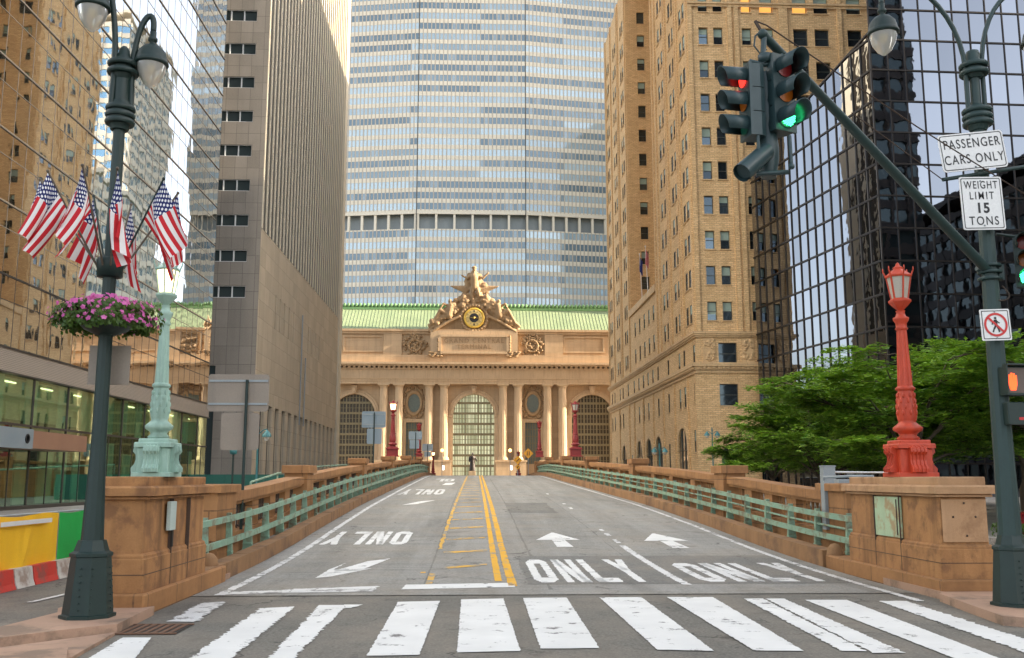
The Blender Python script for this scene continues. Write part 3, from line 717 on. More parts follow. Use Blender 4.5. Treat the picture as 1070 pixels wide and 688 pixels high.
# entablature
def band(mb, y0, y1, z0, z1, e=0): mb.box(XW0, XW1, y0, y1, z0, z1)
mb = MB()
band(mb, YF - 1.35, YF + 2, zc, gz(399.4)); band(mb, YF - 1.5, YF + 2, gz(399.4) + .001, gz(397)); band(mb, YF - 1.7, YF + 2, gz(397) + .001, gz(396.2))
band(mb, YF - 1.3, YF + 2, gz(396.2) + .001, gz(387)); band(mb, YF - 1.6, YF + 2, gz(387) + .001, gz(385.6))
x = XW0
z0, z1 = gz(385.6) + .001, gz(383.8)
while x < XW1: mb.box(x, x + .62, YF - 2.0, YF + 1, z0, z1); x += 1.15
band(mb, YF - 2.5, YF + 2, gz(383.8) + .001, gz(382.2)); band(mb, YF - 2.9, YF + 2, gz(382.2) + .001, gz(380.2))
mb.build('entablature', M['gctp'], T, world=True)
# attic
ya = YF - .6
mb = MB()
mb.box(XW0, XW1, ya - .9, YF + 3, gz(380.2) + .001, gz(372)); mb.box(XW0, XW1, ya, YF + 3, gz(372) + .001, gz(350)); mb.box(XW0, XW1, ya - .5, YF + 3, gz(350) + .001, gz(347.5)); mb.box(XW0, XW1, ya - .9, YF + 3, gz(347.5) + .001, gz(345.2))
for a, b in ((356, 398), (590, 634), (300, 340), (650, 690)):
    A, B = X(a), X(b); z0, z1 = gz(369), gz(352)
    mb.box(A, B, ya - .28, ya - .002, z0, z0 + .35); mb.box(A, B, ya - .28, ya - .002, z1 - .35, z1); mb.box(A, A + .35, ya - .28, ya - .002, z0 + .351, z1 - .351); mb.box(B - .35, B, ya - .28, ya - .002, z0 + .351, z1 - .351)
for a, b in ((398.5, 418), (570, 589.5)): mb.box(X(a), X(b), ya - .45, ya - .001, gz(371.9), gz(350.2))
mb.build('attic', M['gct'], T, world=True)
mb = MB(); A, B = X(448.5), X(541); mb.box(A, B, ya - 1.3, ya - .001, gz(371.9), gz(347)); mb.box(X(459), X(530), ya - 1.6, ya - 1.301, gz(371), gz(368.6)); mb.box(X(459), X(530), ya - 1.6, ya - 1.301, gz(353.6), gz(351)); mb.box(X(457), X(460), ya - 1.62, ya - 1.301, gz(368.5), gz(353.7)); mb.box(X(529), X(532), ya - 1.62, ya - 1.301, gz(368.5), gz(353.7))
ip = mb.build('inscription_panel', M['gctp'], T, world=True)
text_mesh("GRAND CENTRAL\nTERMINAL", 1.45, M['gctd'], ip, (0, 0, 0), (rad(90), 0, 0), .08, sp=1.25)
tx = ip.children[0]; tx.location = (X(494.5), ya - 1.33 - YF, (gz(353.6) + gz(368.6)) / 2 - 1.68 + .1)
def relief(cx_, cz_, rx, rz, n, seed, y, name='carved_relief'):
    q = random.Random(seed); f = MB()
    for i in range(n):
        t = q.uniform(0, 6.28); r = math.sqrt(q.random()); ex = .55 + .45 * r
        f.ball((cx_ + rx * r * math.cos(t), y - .25 * (1 - r) * q.random() - .1, cz_ + rz * r * math.sin(t)), (q.uniform(.16, .5) * 1, .38, q.uniform(.2, .6)), 4, M=Matrix.Rotation(q.uniform(0, 3.1), 3, 'Y'))
    for i in range(22):
        t = 6.28 * i / 22; f.ball((cx_ + rx * .52 * math.cos(t), y - .3, cz_ + rz * .5 * math.sin(t)), (.32, .35, .32), 4)
    return f
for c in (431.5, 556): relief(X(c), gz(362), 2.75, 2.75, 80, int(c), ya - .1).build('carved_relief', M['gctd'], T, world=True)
f = MB(); q = random.Random(5)
for s_ in (-1, 1):
    for i in range(14): f.ball((X(494.7 + s_ * q.uniform(35, 48)), ya - 1.35, gz(q.uniform(369, 374))), (.5, .3, .22), 4)
    for i in range(8): f.ball((X(494.7 + s_ * 38), ya - 1.4, gz(q.uniform(353, 368))), (.28, .3, .4), 4)
f.build('carved_relief', M['gctd'], T, world=True)
# roof
mb = MB(); z0, z1 = gz(345.2) + .3, gz(318.0) + 1.2; n = int((XW1 - XW0) / .8)
yr0, yr1 = YF + .5, YF + 9
ze = gz(344.8); zr = at(495, 324.5, yr1).z
V = []
for i in range(n + 1):
    x = XW0 + (XW1 - XW0) * i / n; V += [(x, yr0, ze), (x, yr1, zr)]
mb.add(V, [[2 * i, 2 * i + 2, 2 * i + 3, 2 * i + 1] for i in range(n)])
for i in range(n + 1):
    x = XW0 + (XW1 - XW0) * i / n; mb.beam((x, yr0, ze + .06), (x, yr1, zr + .06), .08, .05)
mb.quad([(XW0, yr1 + 1.2, zr + 1.4), (XW1, yr1 + 1.2, zr + 1.4), (XW1, YF + 60, zr + 1.4), (XW0, YF + 60, zr + 1.4)])
rf = mb.build('roof', M['copper'], T, world=True)
mb = MB(); mb.box(XW0, XW1, yr1 - .1, yr1 + 1.2, zr + .02, at(495, 322, yr1).z)
zz = at(495, 322, yr1).z; zz2 = at(495, 319.2, yr1).z
x = XW0
while x < XW1: mb.ball((x, yr1 + .1, zz + .5), (.42, .3, .62), 4); x += .95
mb.box(XW0, XW1, yr1 + .3, yr1 + 1.1, zz + .001, zz2)
mb.build('cresting', M['copperd'], rf, world=True)
# clock and sculpture group: blobs of carved stone fused by a remesh
S = thing('statue_group', 'carved stone group of winged figures around a gilt clock on the terminal roof edge', 'statue', (cx, YF - 1.6, gz(347)))
f = MB(); Y0 = YF - 1.2
def sx(px): return X(px)
def pt(px, py, dy=0): return Vector((X(px), Y0 + dy, at(495, py, Y0).z))
def limb(a, b, r0, r1, n=5):
    a, b = Vector(a), Vector(b)
    f.tube([a + (b - a) * i / n for i in range(n + 1)], [r0 + (r1 - r0) * i / n for i in range(n + 1)], 8, 0)
    f.ball(a, r0, 5); f.ball(b, r1, 5)
# drum behind the clock and mound
f.lathe([(3.5, 0), (3.5, 1.4)], pt(494.5, 332.8, 1.4), 28, M=Matrix.Rotation(rad(90), 3, 'X'))
f.prism([(X(a_), gz(b_)) for a_, b_ in ((447, 347), (543, 347), (539, 338), (531, 328), (522, 319), (510, 310), (479, 310), (467, 319), (458, 328), (450, 338))], Y0 + .1, Y0 + 1.8, 'xz')
# broken segmental pediment
for s_ in (-1, 1):
    pts = [(494.7 + s_ * u, v) for u, v in ((15, 331), (22, 334), (30, 338), (38, 343), (45, 347.5))]
    for (u0, v0), (u1, v1) in zip(pts, pts[1:]): f.beam(pt(u0, v0, -.3), pt(u1, v1, -.3), .9, .55)
    # reclining figures: torso, head, arms, legs, drapery
    hp = pt(494.7 + s_ * 27, 330, -.2); sh = pt(494.7 + s_ * 25, 320, -.3); hd = pt(494.7 + s_ * 26, 315.5, -.3)
    limb(hp, sh, .95, .75); f.ball(hd, (.5, .5, .6), 6); limb(sh, hd, .35, .3)
    kn = pt(494.7 + s_ * 36, 325, -.6); ft = pt(494.7 + s_ * 44, 338, -.4); limb(hp, kn, .75, .5); limb(kn, ft, .5, .28)
    limb(hp, pt(494.7 + s_ * 40, 334, -.2), .7, .5); limb(pt(494.7 + s_ * 40, 334, -.2), pt(494.7 + s_ * 48, 341, -.1), .5, .35)
    limb(sh + Vector((s_ * .7, 0, 0)), pt(494.7 + s_ * 33, 318, -.5), .36, .28); limb(pt(494.7 + s_ * 33, 318, -.5), pt(494.7 + s_ * 36, 324, -.7), .28, .2)
    limb(sh - Vector((s_ * .6, 0, 0)), pt(494.7 + s_ * 18, 324, -.4), .36, .26)
    q = random.Random(11 + s_)
    for i in range(70):
        t = q.random(); u = 14 + 34 * t; v = 318 + 25 * t + q.uniform(-3, 7)
        f.ball(pt(494.7 + s_ * u, min(v, 346), q.uniform(-.1, .5)), (q.uniform(.25, .75), .5, q.uniform(.25, .6)), 4, M=Matrix.Rotation(q.uniform(0, 3), 3, 'Y'))
# eagle wings behind the standing figure
for s_ in (-1, 1):
    w_ = [(494.7 + s_ * 4, 299.5), (494.7 + s_ * 14, 298.2), (494.7 + s_ * 26, 298.6), (494.7 + s_ * 20, 301), (494.7 + s_ * 13, 303.5), (494.7 + s_ * 6, 308)]
    f.prism([(X(a), at(495, b, Y0).z) for a, b in w_], Y0 + .3, Y0 + .8, 'xz')
    for i in range(6): limb(pt(494.7 + s_ * (5 + i), 302 + i * .8, .3), pt(494.7 + s_ * (25 - i * 2.5), 299.3 + i * 1.1, .3), .32, .2)
# standing figure: legs, torso, head, raised and lowered arm, cloak
hipc = pt(495, 301); chst = pt(494.5, 290); nk = pt(494.3, 285); hd = pt(494.2, 281.5, -.1)
limb(hipc, chst, .8, 1.0); limb(chst, nk, .75, .35); f.ball(hd, (.5, .5, .62), 6); f.lathe([(.85, 0), (.5, .25), (.3, .5)], hd + Vector((0, 0, .25)), 10)
limb(hipc + Vector((-.5, 0, 0)), pt(492, 309, -.2), .66, .46); limb(pt(492, 309, -.2), pt(493.5, 320, 0), .46, .28)
limb(hipc + Vector((.5, 0, 0)), pt(499, 307, -.5), .66, .46); limb(pt(499, 307, -.5), pt(500, 312, .1), .46, .3)
limb(chst + Vector((.8, 0, .4)), pt(503.5, 291, -.1), .4, .3); limb(pt(503.5, 291, -.1), pt(509.5, 285.5, -.2), .3, .22)
limb(chst + Vector((-.8, 0, .4)), pt(487, 291, 0), .4, .3); limb(pt(487, 291, 0), pt(481, 288, .1), .3, .22)
q = random.Random(4)
for i in range(46):
    t = q.random(); a_ = q.uniform(-1, 1)
    f.ball(pt(494.5 + a_ * (5 + 9 * t), 285 + 20 * t * abs(a_) ** .5 + q.uniform(-1, 3), q.uniform(.3, .8)), (q.uniform(.4, .9), .3, q.uniform(.4, 1.0)), 4)
for i in range(40): f.ball(pt(494.7 + q.uniform(-12, 12), q.uniform(306, 321), q.uniform(0, .5)), (q.uniform(.3, .8), .45, q.uniform(.3, .8)), 4)
for s_ in (-1, 1):
    for i in range(120):
        t = q.random(); f.ball(pt(494.7 + s_ * (9 + 36 * t + q.uniform(-3, 3)), 310 + 30 * t ** 1.1 + q.uniform(-2, 8 * (1 - t) + 2), q.uniform(-.4, .5)), (q.uniform(.35, .85), .55, q.uniform(.4, .9)), 4, M=Matrix.Rotation(q.uniform(0, 3), 3, 'Y'))
for i in range(26):
    t = 6.28 * i / 26; f.ball(pt(494.5, 332.8, -.25) + Vector((3.05 * math.cos(t), 0, 3.05 * math.sin(t))), (.42, .35, .42), 4)
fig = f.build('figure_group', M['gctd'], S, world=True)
md = fig.modifiers.new('fuse', 'REMESH'); md.mode = 'VOXEL'; md.voxel_size = .14; md.use_smooth_shade = True
cc = pt(494.5, 332.8, -.3); RX = Matrix.Rotation(rad(90), 3, 'X')
f = MB(); f.lathe([(2.45, -.1), (2.45, .25), (2.2, .32), (1.9, .25), (1.9, -.1)], cc + Vector((0, -.05, 0)), 40, M=RX)
ck = f.build('clock', M['gold'], S, world=True)
f = MB(); f.lathe([(1.93, 0), (1.93, .28)], cc + Vector((0, -.08, 0)), 36, M=RX); f.build('clock_face', M['cream'], ck, world=True)
f = MB()
for i in range(12):
    t = 2 * math.pi * i / 12; a = cc + Vector((math.sin(t) * 1.32, -.40, math.cos(t) * 1.32)); b = cc + Vector((math.sin(t) * 1.82, -.40, math.cos(t) * 1.82)); f.beam(a, b, .18 if i % 3 else .3, .04)
f.lathe([(1.1, 0), (1.1, .06)], cc + Vector((0, -.36, 0)), 24, M=RX)
f.build('numerals', M['black'], ck, world=True)
f = MB(); f.beam(cc + Vector((0, -.46, 0)), cc + Vector((-.9, -.46, .05)), .2, .04); f.beam(cc + Vector((0, -.5, 0)), cc + Vector((1.35, -.5, -.12)), .15, .04); f.ball(cc + Vector((0, -.46, 0)), .28, 5); f.build('hands', M['gold'], ck, world=True)

# ================================================================== OFFICE TOWER behind
YM = 360.0
mx0, mx1 = at(434, 300, YM).x, at(549.5, 300, YM).x
MF = (at(490, 2.8, YM).z - at(490, 178, YM).z) / 16
M['gmet'] = metglass()
za = at(490, 216, YM).z; zbw = at(490, 244.4, YM).z
TW = thing('office_tower', 'huge pale tower with rows of blue windows rising behind the green roofed terminal', 'building', ((mx0 + mx1) / 2, YM, 0))
ang = rad(9)
facets = [((mx0, YM), (-math.cos(ang), math.sin(ang)), 1.55, 22, -1), ((mx0, YM), (1, 0), (mx1 - mx0) / 26, 26, 0), ((mx1, YM), (math.cos(ang), math.sin(ang)), 1.55, 26, 1)]
items = []; sp = MB(); mu = MB(); col_ = MB(); rec = MB()
rows = [zbw - MF * i for i in range(10)] + [za + MF * i for i in range(27)]
for (ox, oy), (ux, uy), pw, nw, kk in facets:
    n_ = Vector((uy, -ux, 0)) if ux > 0 else Vector((-uy, ux, 0))
    U = Vector((ux, uy, 0)); O = Vector((ox, oy, 0)); W = pw * nw; wh = MF * .30
    if n_.y > 0: n_ = -n_
    def Pp(u, z, d=0, O=O, U=U, n_=n_): return O + U * u - n_ * d + Vector((0, 0, z))
    def slab(mb_, u0, u1, z0, z1, d0, d1):
        v = [Pp(u0, z0, d0), Pp(u1, z0, d0), Pp(u1, z1, d0), Pp(u0, z1, d0), Pp(u0, z0, d1), Pp(u1, z0, d1), Pp(u1, z1, d1), Pp(u0, z1, d1)]
        mb_.add(v, [[0, 1, 2, 3], [4, 7, 6, 5], [0, 4, 5, 1], [3, 2, 6, 7], [1, 5, 6, 2], [0, 3, 7, 4]])
    rs = sorted(rows)
    for i, zc_ in enumerate(rs):
        lo = rs[i - 1] + wh if i and zc_ - rs[i - 1] < MF * 1.5 else zc_ - MF + wh
        slab(sp, 0.12, W, lo, zc_ - wh, 0, .6)
        for j in range(nw):
            u0, u1 = j * pw + pw * .12, (j + 1) * pw - pw * .12
            def fn(mb_, u0=u0, u1=u1, z=zc_, i=i, j=j, Pp=Pp, kk=kk): mb_.pane([Pp(u0 - .05, z - wh - .02, .07), Pp(u1 + .05, z - wh - .02, .07), Pp(u1 + .05, z + wh + .02, .07), Pp(u0 - .05, z + wh + .02, .07)], 0, (j + 40 + kk * 60, i))
            items.append((Pp((u0 + u1) / 2, zc_), pw * MF * (.4 if abs(zc_ - za) > 60 else 1) * (2 if kk == 0 and zc_ > za - 1 else 1), fn))
    for z0, z1 in ((rs[0] - wh - 1, zbw + wh + .4), (za - wh - .4, rs[-1] + wh + 1)):
        for j in range(nw + 1): slab(mu, j * pw - .21 if j else .12, j * pw + .21, z0, z1, -.06 if j % 2 == 0 else -.03, .066)
    slab(sp, .12, W, zbw + wh, zbw + wh + .5, -.02, .6); slab(sp, .12, W, za - wh - .6, za - wh, -.02, .6)
    slab(rec, 0, W, zbw + wh + .5, za - wh - .6, 3, 3.3)
    for j in range(nw // 4 + 2):
        u = j * pw * 4.33 if kk == 0 else j * pw * 3.4
        col_ = MB()
        if u < W: slab(col_, u + .15, u + 1.0, zbw + wh + .501, za - wh - .601, .3, 1.5); col_.build('mechanical_floor_column', M['conc'], TW, world=True)
sp.build('spandrel_bands', M['conc'], TW, world=True); mu.build('mullions', M['concp'], TW, world=True); rec.build('mechanical_floor_recess', M['mech'], TW, world=True)

emit_windows(TW, items, [M['gmet']])
mb = MB(); mb.prism([(mx0 - .1, YM + .4), (mx0 + .12, YM + .4), (mx0 + .12, YM - .2), (mx0 - .12, YM - .2)], 20, rows[-1] + 3)
mb.prism([(mx1 - .1, YM + .4), (mx1 + .12, YM + .4), (mx1 + .12, YM - .2), (mx1 - .12, YM - .2)], 20, rows[-1] + 3)
zr_ = rows[-1] + 3; e0 = (mx0 - 22 * 1.55 * math.cos(ang), YM + 22 * 1.55 * math.sin(ang)); e1 = (mx1 + 26 * 1.55 * math.cos(ang), YM + 26 * 1.55 * math.sin(ang))
mb.build('corner_joint', M['black'], TW, world=True)
mb = MB()
mb.prism([(mx0, YM + 3.4), (mx1, YM + 3.4), (e1[0], e1[1] + 3.4), (e1[0], YM + 50), (e0[0], YM + 50), (e0[0], e0[1] + 3.4)], 0, zr_ + 3)
mb.build('core', M['conc'], TW, world=True)
# ================================================================== GREY GRANITE SLAB BUILDING (left of the street)
GXc = -23.8; GY0, GY1 = 105.0, 170.0; GH = 118
GB = thing('office_building', 'tall grey granite office building with narrow vertical fins, left of the terminal', 'building', (GXc - 20, GY0, 0))
gzp = lambda px, py, Y=GY0: at(px, py, Y).z
FLH = 4.05
# south face: windows in bands
Wg = 7.0; items = []; ops = []
zw0 = at(250, 305, GY0).z   # centre of the lowest window band
k = 0
u_lo, u_hi = 2.35, 12.0
rows_ = []
z = zw0
while z < GH - 3: rows_.append(z); z += FLH
mb = MB()
for z in rows_:
    ops.append((1.45, 5.9, z - .68, z + .68))
ops.append((4.3, 6.3, .2, 14.0))
# u measured from the corner going left (-x)
facade(mb, (GXc, GY0, 0), (-1, 0, 0), (0, -1, 0), Wg, 0, GH, ops, .35)
# east face: blank base with slots, fins above
Lg = GY1 - GY0
def ey(px): return -GXc * 1016 / (495 - px)     # distance along the street from photo column
zf = 29.5                                          # underside of fins
zs1, zs0 = 23.8, 20.2
eo = []
for y in (114, 116.6, 119.4, 122.4, 125.6): eo.append((y - GY0, y + .55 - GY0, 19.5, 23.6))
for y in (137, 140, 143.2, 146.8): eo.append((y - GY0, y + .6 - GY0, 19.8, 23.4))
y = 108.0
while y < 166: eo.append((y - GY0, y + 2.3 - GY0, .3, 10.2)); y += 4.1
mb2 = MB()
facade(mb2, (GXc, GY0, 0), (0, 1, 0), (1, 0, 0), Lg - 3.2, 0, zf, eo, .9)
mb2.box(GXc - 2, GXc - .905, GY0 + 1, GY1 - 4, 0, 28, 1)
mb2.build('base_wall', [M['granpale'], M['dark']], GB, world=True)
mb.build('wall', M['granite'], GB, world=True)
mb = MB(); mb.box(GXc - Wg, GXc - .4, GY0 + .36, GY1 - .2, 0, GH); mb.build('core', M['dark'], GB, world=True)
pier = MB(); pier.box(GXc - .39, GXc + .25, GY1 - 3.19, GY1, 0, GH); pier.box(GXc - Wg, GXc - .39, GY1 - .19, GY1, 0, GH); pier.build('corner_pier', M['fin'], GB, world=True)
mb = MB(); mb.box(GXc - .39, GXc - .05, GY0 + .01, GY1 - 3.2, zf + .001, GH); mb.build('glass_strips', M['finb'], GB, world=True)['kind'] = 'stuff'
y = GY0 + .02; nf = 0
while y < GY1 - 4:
    mb = MB(); mb.box(GXc - .04, GXc + .08, y, y + .50, zf + .002, GH); mb.build('fin', M['fin'], GB, world=True); y += 2.02; nf += 1
items = []
for z in rows_:
    for (a, b, n) in ((1.45, 5.9, 3),):
        def fn(m, a=a, b=b, z=z, n=n):
            m.quad([(GXc - a, GY0 + .3, z - .68), (GXc - b, GY0 + .3, z - .68), (GXc - b, GY0 + .3, z + .68), (GXc - a, GY0 + .3, z + .68)], 0)
            for i in range(n + 1):
                x = GXc - a - (b - a) * i / n; m.box(x - .06, x + .06, GY0 + .12, GY0 + .29, z - .66, z + .66, 1)
            m.box(GXc - b, GXc - a, GY0 + .1, GY0 + .119, z - .68, z - .6, 1); m.box(GXc - b, GXc - a, GY0 + .1, GY0 + .119, z + .6, z + .68, 1)
        items.append(((GXc - (a + b) / 2, GY0, z), (b - a) * 1.3, fn))
M['gdk'] = glass('dark_office_glass', (.10, .13, .13), .5, .06, .01, .7)
emit_windows(GB, items, [M['gdk'], M['white']])
mb = MB(); mb.box(GXc - 6.3, GXc - 4.3, GY0 + .2, GY0 + .34, .2, 14); mb.build('entrance_glazing', M['gdk'], GB, world=True)
for y in (131.0, 134.2):
    mb = MB(); mb.tube([(GXc + .25, y, 9), (GXc + .25, y, 24 if y < 133 else 18.5)], .09, 6); mb.build('downpipe', M['mech'], GB, world=True)
# sliver pier on its left, beside the mirrored tower
PV = MB(); PV.box(-31.9, -30.82, GY0 - .6, GY0 + 3.2, 0, GH)
PV.build('side_pier', M['fin'], GB, world=True)

# ================================================================== MIRROR GLASS TOWER (left foreground)
LX = -26.0; LY0, LY1 = 14.0, 95.0; LH = 84.0
LB = thing('glass_tower', 'mirror glass tower over a shop front on the left, reflecting a brick building', 'building', (LX - 10, LY0, 0))
ze = at(0, 362, 53).z
q = random.Random(21); pw, fh = 1.62, 3.95; items = []; mu = MB(); zz0 = ze + .1
nU = int((LY1 - LY0) / pw); nZ = int((LH - zz0) / (fh / 2))
for j in range(nU):
    for i in range(nZ):
        y0, y1 = LY0 + j * pw, LY0 + (j + 1) * pw; z0 = zz0 + (i // 2) * fh + (0 if i % 2 == 0 else 2.55); z1 = z0 + (2.55 if i % 2 == 0 else fh - 2.55)
        jj = [q.uniform(-.005, .005) for _ in range(4)]; nx_, nz_ = q.gauss(0, .0016), q.gauss(0, .0016)
        def fn(m, y0=y0, y1=y1, z0=z0, z1=z1, jj=jj, nx_=nx_, nz_=nz_):
            hw, hz = (y1 - y0) / 2, (z1 - z0) / 2; K = 2; V = []
            for b in range(K + 1):
                for a in range(K + 1):
                    uy, uz = -1 + 2 * a / K, -1 + 2 * b / K
                    V.append((LX + nx_ * uy * hw + nz_ * uz * hz + jj[0] * .5 * (1 - uy * uy) * (1 - uz * uz) * 1.6, y0 + hw * (1 + uy), z0 + hz * (1 + uz)))
            m.add(V, [[b * (K + 1) + a, b * (K + 1) + a + 1, (b + 1) * (K + 1) + a + 1, (b + 1) * (K + 1) + a] for b in range(K) for a in range(K)], 0, True)
        items.append(((LX, (y0 + y1) / 2, (z0 + z1) / 2), pw * (z1 - z0), fn))
emit_windows(LB, items, [M['gleft']])
for j in range(nU + 1): mu.box(LX - .1, LX + .012, LY0 + j * pw - .02, LY0 + j * pw + .02, zz0, LH)
mu.build('vertical_mullions', M['ltmull'], LB, world=True)
mu = MB()
for i in range(nZ // 2 + 1):
    mu.box(LX - .1, LX + .07, LY0, LY1, zz0 + i * fh - .045, zz0 + i * fh + .045)
    mu.box(LX - .1, LX + .02, LY0, LY1, zz0 + i * fh + 2.55 - .02, zz0 + i * fh + 2.55 + .02)
mu.build('horizontal_mullions', M['ltmull'], LB, world=True)
mb = MB(); mb.box(LX - 22, LX - .35, LY0, LY1, 0, LH); mb.box(LX - .349, LX - .12, LY0, LY1, ze + 1, LH); mb.build('core', M['dark'], LB, world=True)
def perf():
    m, t, b = newmat('perforated_grey_band'); v = coords(t, 'uv', (1, 1, 1)); ck = N(t, 'ShaderNodeTexBrick'); ck.offset = .5; t.links.new(v, ck.inputs['Vector'])
    ck.inputs['Scale'].default_value = 1; ck.inputs['Brick Width'].default_value = .16; ck.inputs['Row Height'].default_value = .1; ck.inputs['Mortar Size'].default_value = .03
    ck.inputs['Color1'].default_value = (.10, .085, .07, 1); ck.inputs['Color2'].default_value = (.13, .11, .09, 1); ck.inputs['Mortar'].default_value = (.28, .24, .20, 1)
    t.links.new(ck.outputs[0], b.inputs['Base Color']); b.inputs['Roughness'].default_value = .5; return m
mb = MB(); mb.box(LX - .3, LX + .15, LY0, LY1, ze - 1.25, ze, 0); mb.box(LX - .3, LX + .22, LY0, LY1, ze + .001, ze + .09, 1); mb.box(LX - .3, LX + .22, LY0, LY1, ze - 1.34, ze - 1.251, 1)
mb.build('spandrel_band', [perf(), M['ltmull']], LB, world=True)
# shop front: real room behind the glass
zp1 = ze - 1.35
def shopglass():
    m, t, b = newmat('green_tinted_shop_glass'); out = t.nodes['Material Output']
    g = N(t, 'ShaderNodeBsdfGlossy'); g.inputs['Roughness'].default_value = .02; g.inputs[0].default_value = (.70, .95, .82, 1)
    tr = N(t, 'ShaderNodeBsdfTransparent'); tr.inputs[0].default_value = (.42, .70, .56, 1)
    v = coords(t, 'obj'); bp = N(t, 'ShaderNodeBump'); bp.inputs['Strength'].default_value = .1; bp.inputs['Distance'].default_value = .03; t.links.new(noise(t, v, .4, 2), bp.inputs['Height']); t.links.new(bp.outputs[0], g.inputs['Normal'])
    mx = N(t, 'ShaderNodeMixShader'); mx.inputs[0].default_value = .5; t.links.new(tr.outputs[0], mx.inputs[1]); t.links.new(g.outputs[0], mx.inputs[2]); t.links.new(mx.outputs[0], out.inputs[0])
    return m
M['shop'] = shopglass()
M['roomwall'] = dull('cream_room_wall', (.42, .36, .22), (.34, .30, .20), .7, .4)
M['roomteal'] = dull('pale_teal_curtain', (.42, .50, .38), (.32, .42, .33), .7, 1.5)
M['ceil'] = emis('warm_ceiling_light', (1, .78, .45), 1.6)
yj = LY0; bay = 4.86; kz = 0; PR = random.Random(9)
zmid = zp1 - 2.75
while yj < LY1 - .1:
    y1 = min(LY1, yj + bay)
    for (z0, z1) in ((zmid + .06, zp1), (.35, zmid - .06)):
        f = MB(); f.quad([(LX, yj + .07, z0), (LX, y1 - .07, z0), (LX, y1 - .07, z1), (LX, yj + .07, z1)], 0)
        f.box(LX - .08, LX + .05, yj - .06, yj + .06, z0, z1, 1)
        if z0 < 1: f.box(LX - .04, LX + .03, (yj + y1) / 2 - .03, (yj + y1) / 2 + .03, z0, z1, 1)
        f.build('shop_window', [M['shop'], M['ltmull']], LB, world=True)
    yj = y1
mb = MB()
mb.box(LX - .1, LX + .1, LY0, LY1, zmid - .059, zmid + .059); mb.box(LX - .2, LX + .1, LY0, LY1, 0, .349); mb.build('shop_window_rail', M['ltmull'], LB, world=True)
mb = MB(); mb.box(LX - .345, LX - .3, LY0, LY1, zmid + .3, zp1 - .1); 
f = MB(); y = LY0 + 1
while y < LY1 - 3:
    f.box(LX - .29, LX - .2, y, y + PR.uniform(1.0, 2.2), zmid + .08, zp1 - .02); y += PR.uniform(2.8, 5)
f.build('curtain', M['roomteal'], LB, world=True)
mb.build('room_wall', M['roomwall'], LB, world=True)
f = MB(); y = LY0 + 1.5
while y < LY1 - 3: f.box(LX - .29, LX - .22, y, y + 1.6, zp1 - .42, zp1 - .34); y += 4.86
f.build('ceiling_light', M['ceil'], LB, world=True)
f = MB(); y = LY0 + .3
while y < LY1 - 3: f.box(LX - .34, LX - .25, y, y + PR.uniform(.8, 2.4), .4, zmid - .5 - PR.random() * 1.5); y += PR.uniform(2, 4.4)
f.build('door_panel', M['roomteal'], LB, world=True)
c0 = at(0, 476, 52); c1 = at(78, 474, 62)
f = MB(); f.box(LX + .12, LX + 2.2, 40, 60.5, 3.5, 4.45); cn = f.build('canopy', dull('brown_copper_canopy', (.30, .17, .11), (.24, .13, .09), .5, .6, .3), LB, world=True)
f = MB(); f.box(LX + 2.21, LX + 2.3, 44, 53.0, 3.45, 4.5); sg = f.build('name_board', M['signback2'], cn, world=True)
f = MB(); f.lathe([(.26, 0), (.26, .03), (.17, .03), (.17, 0)], (LX + 2.31, 52.3, 3.98), 18, M=Matrix.Rotation(rad(90), 3, 'Y')); f.build('letter', M['black'], sg, world=True)

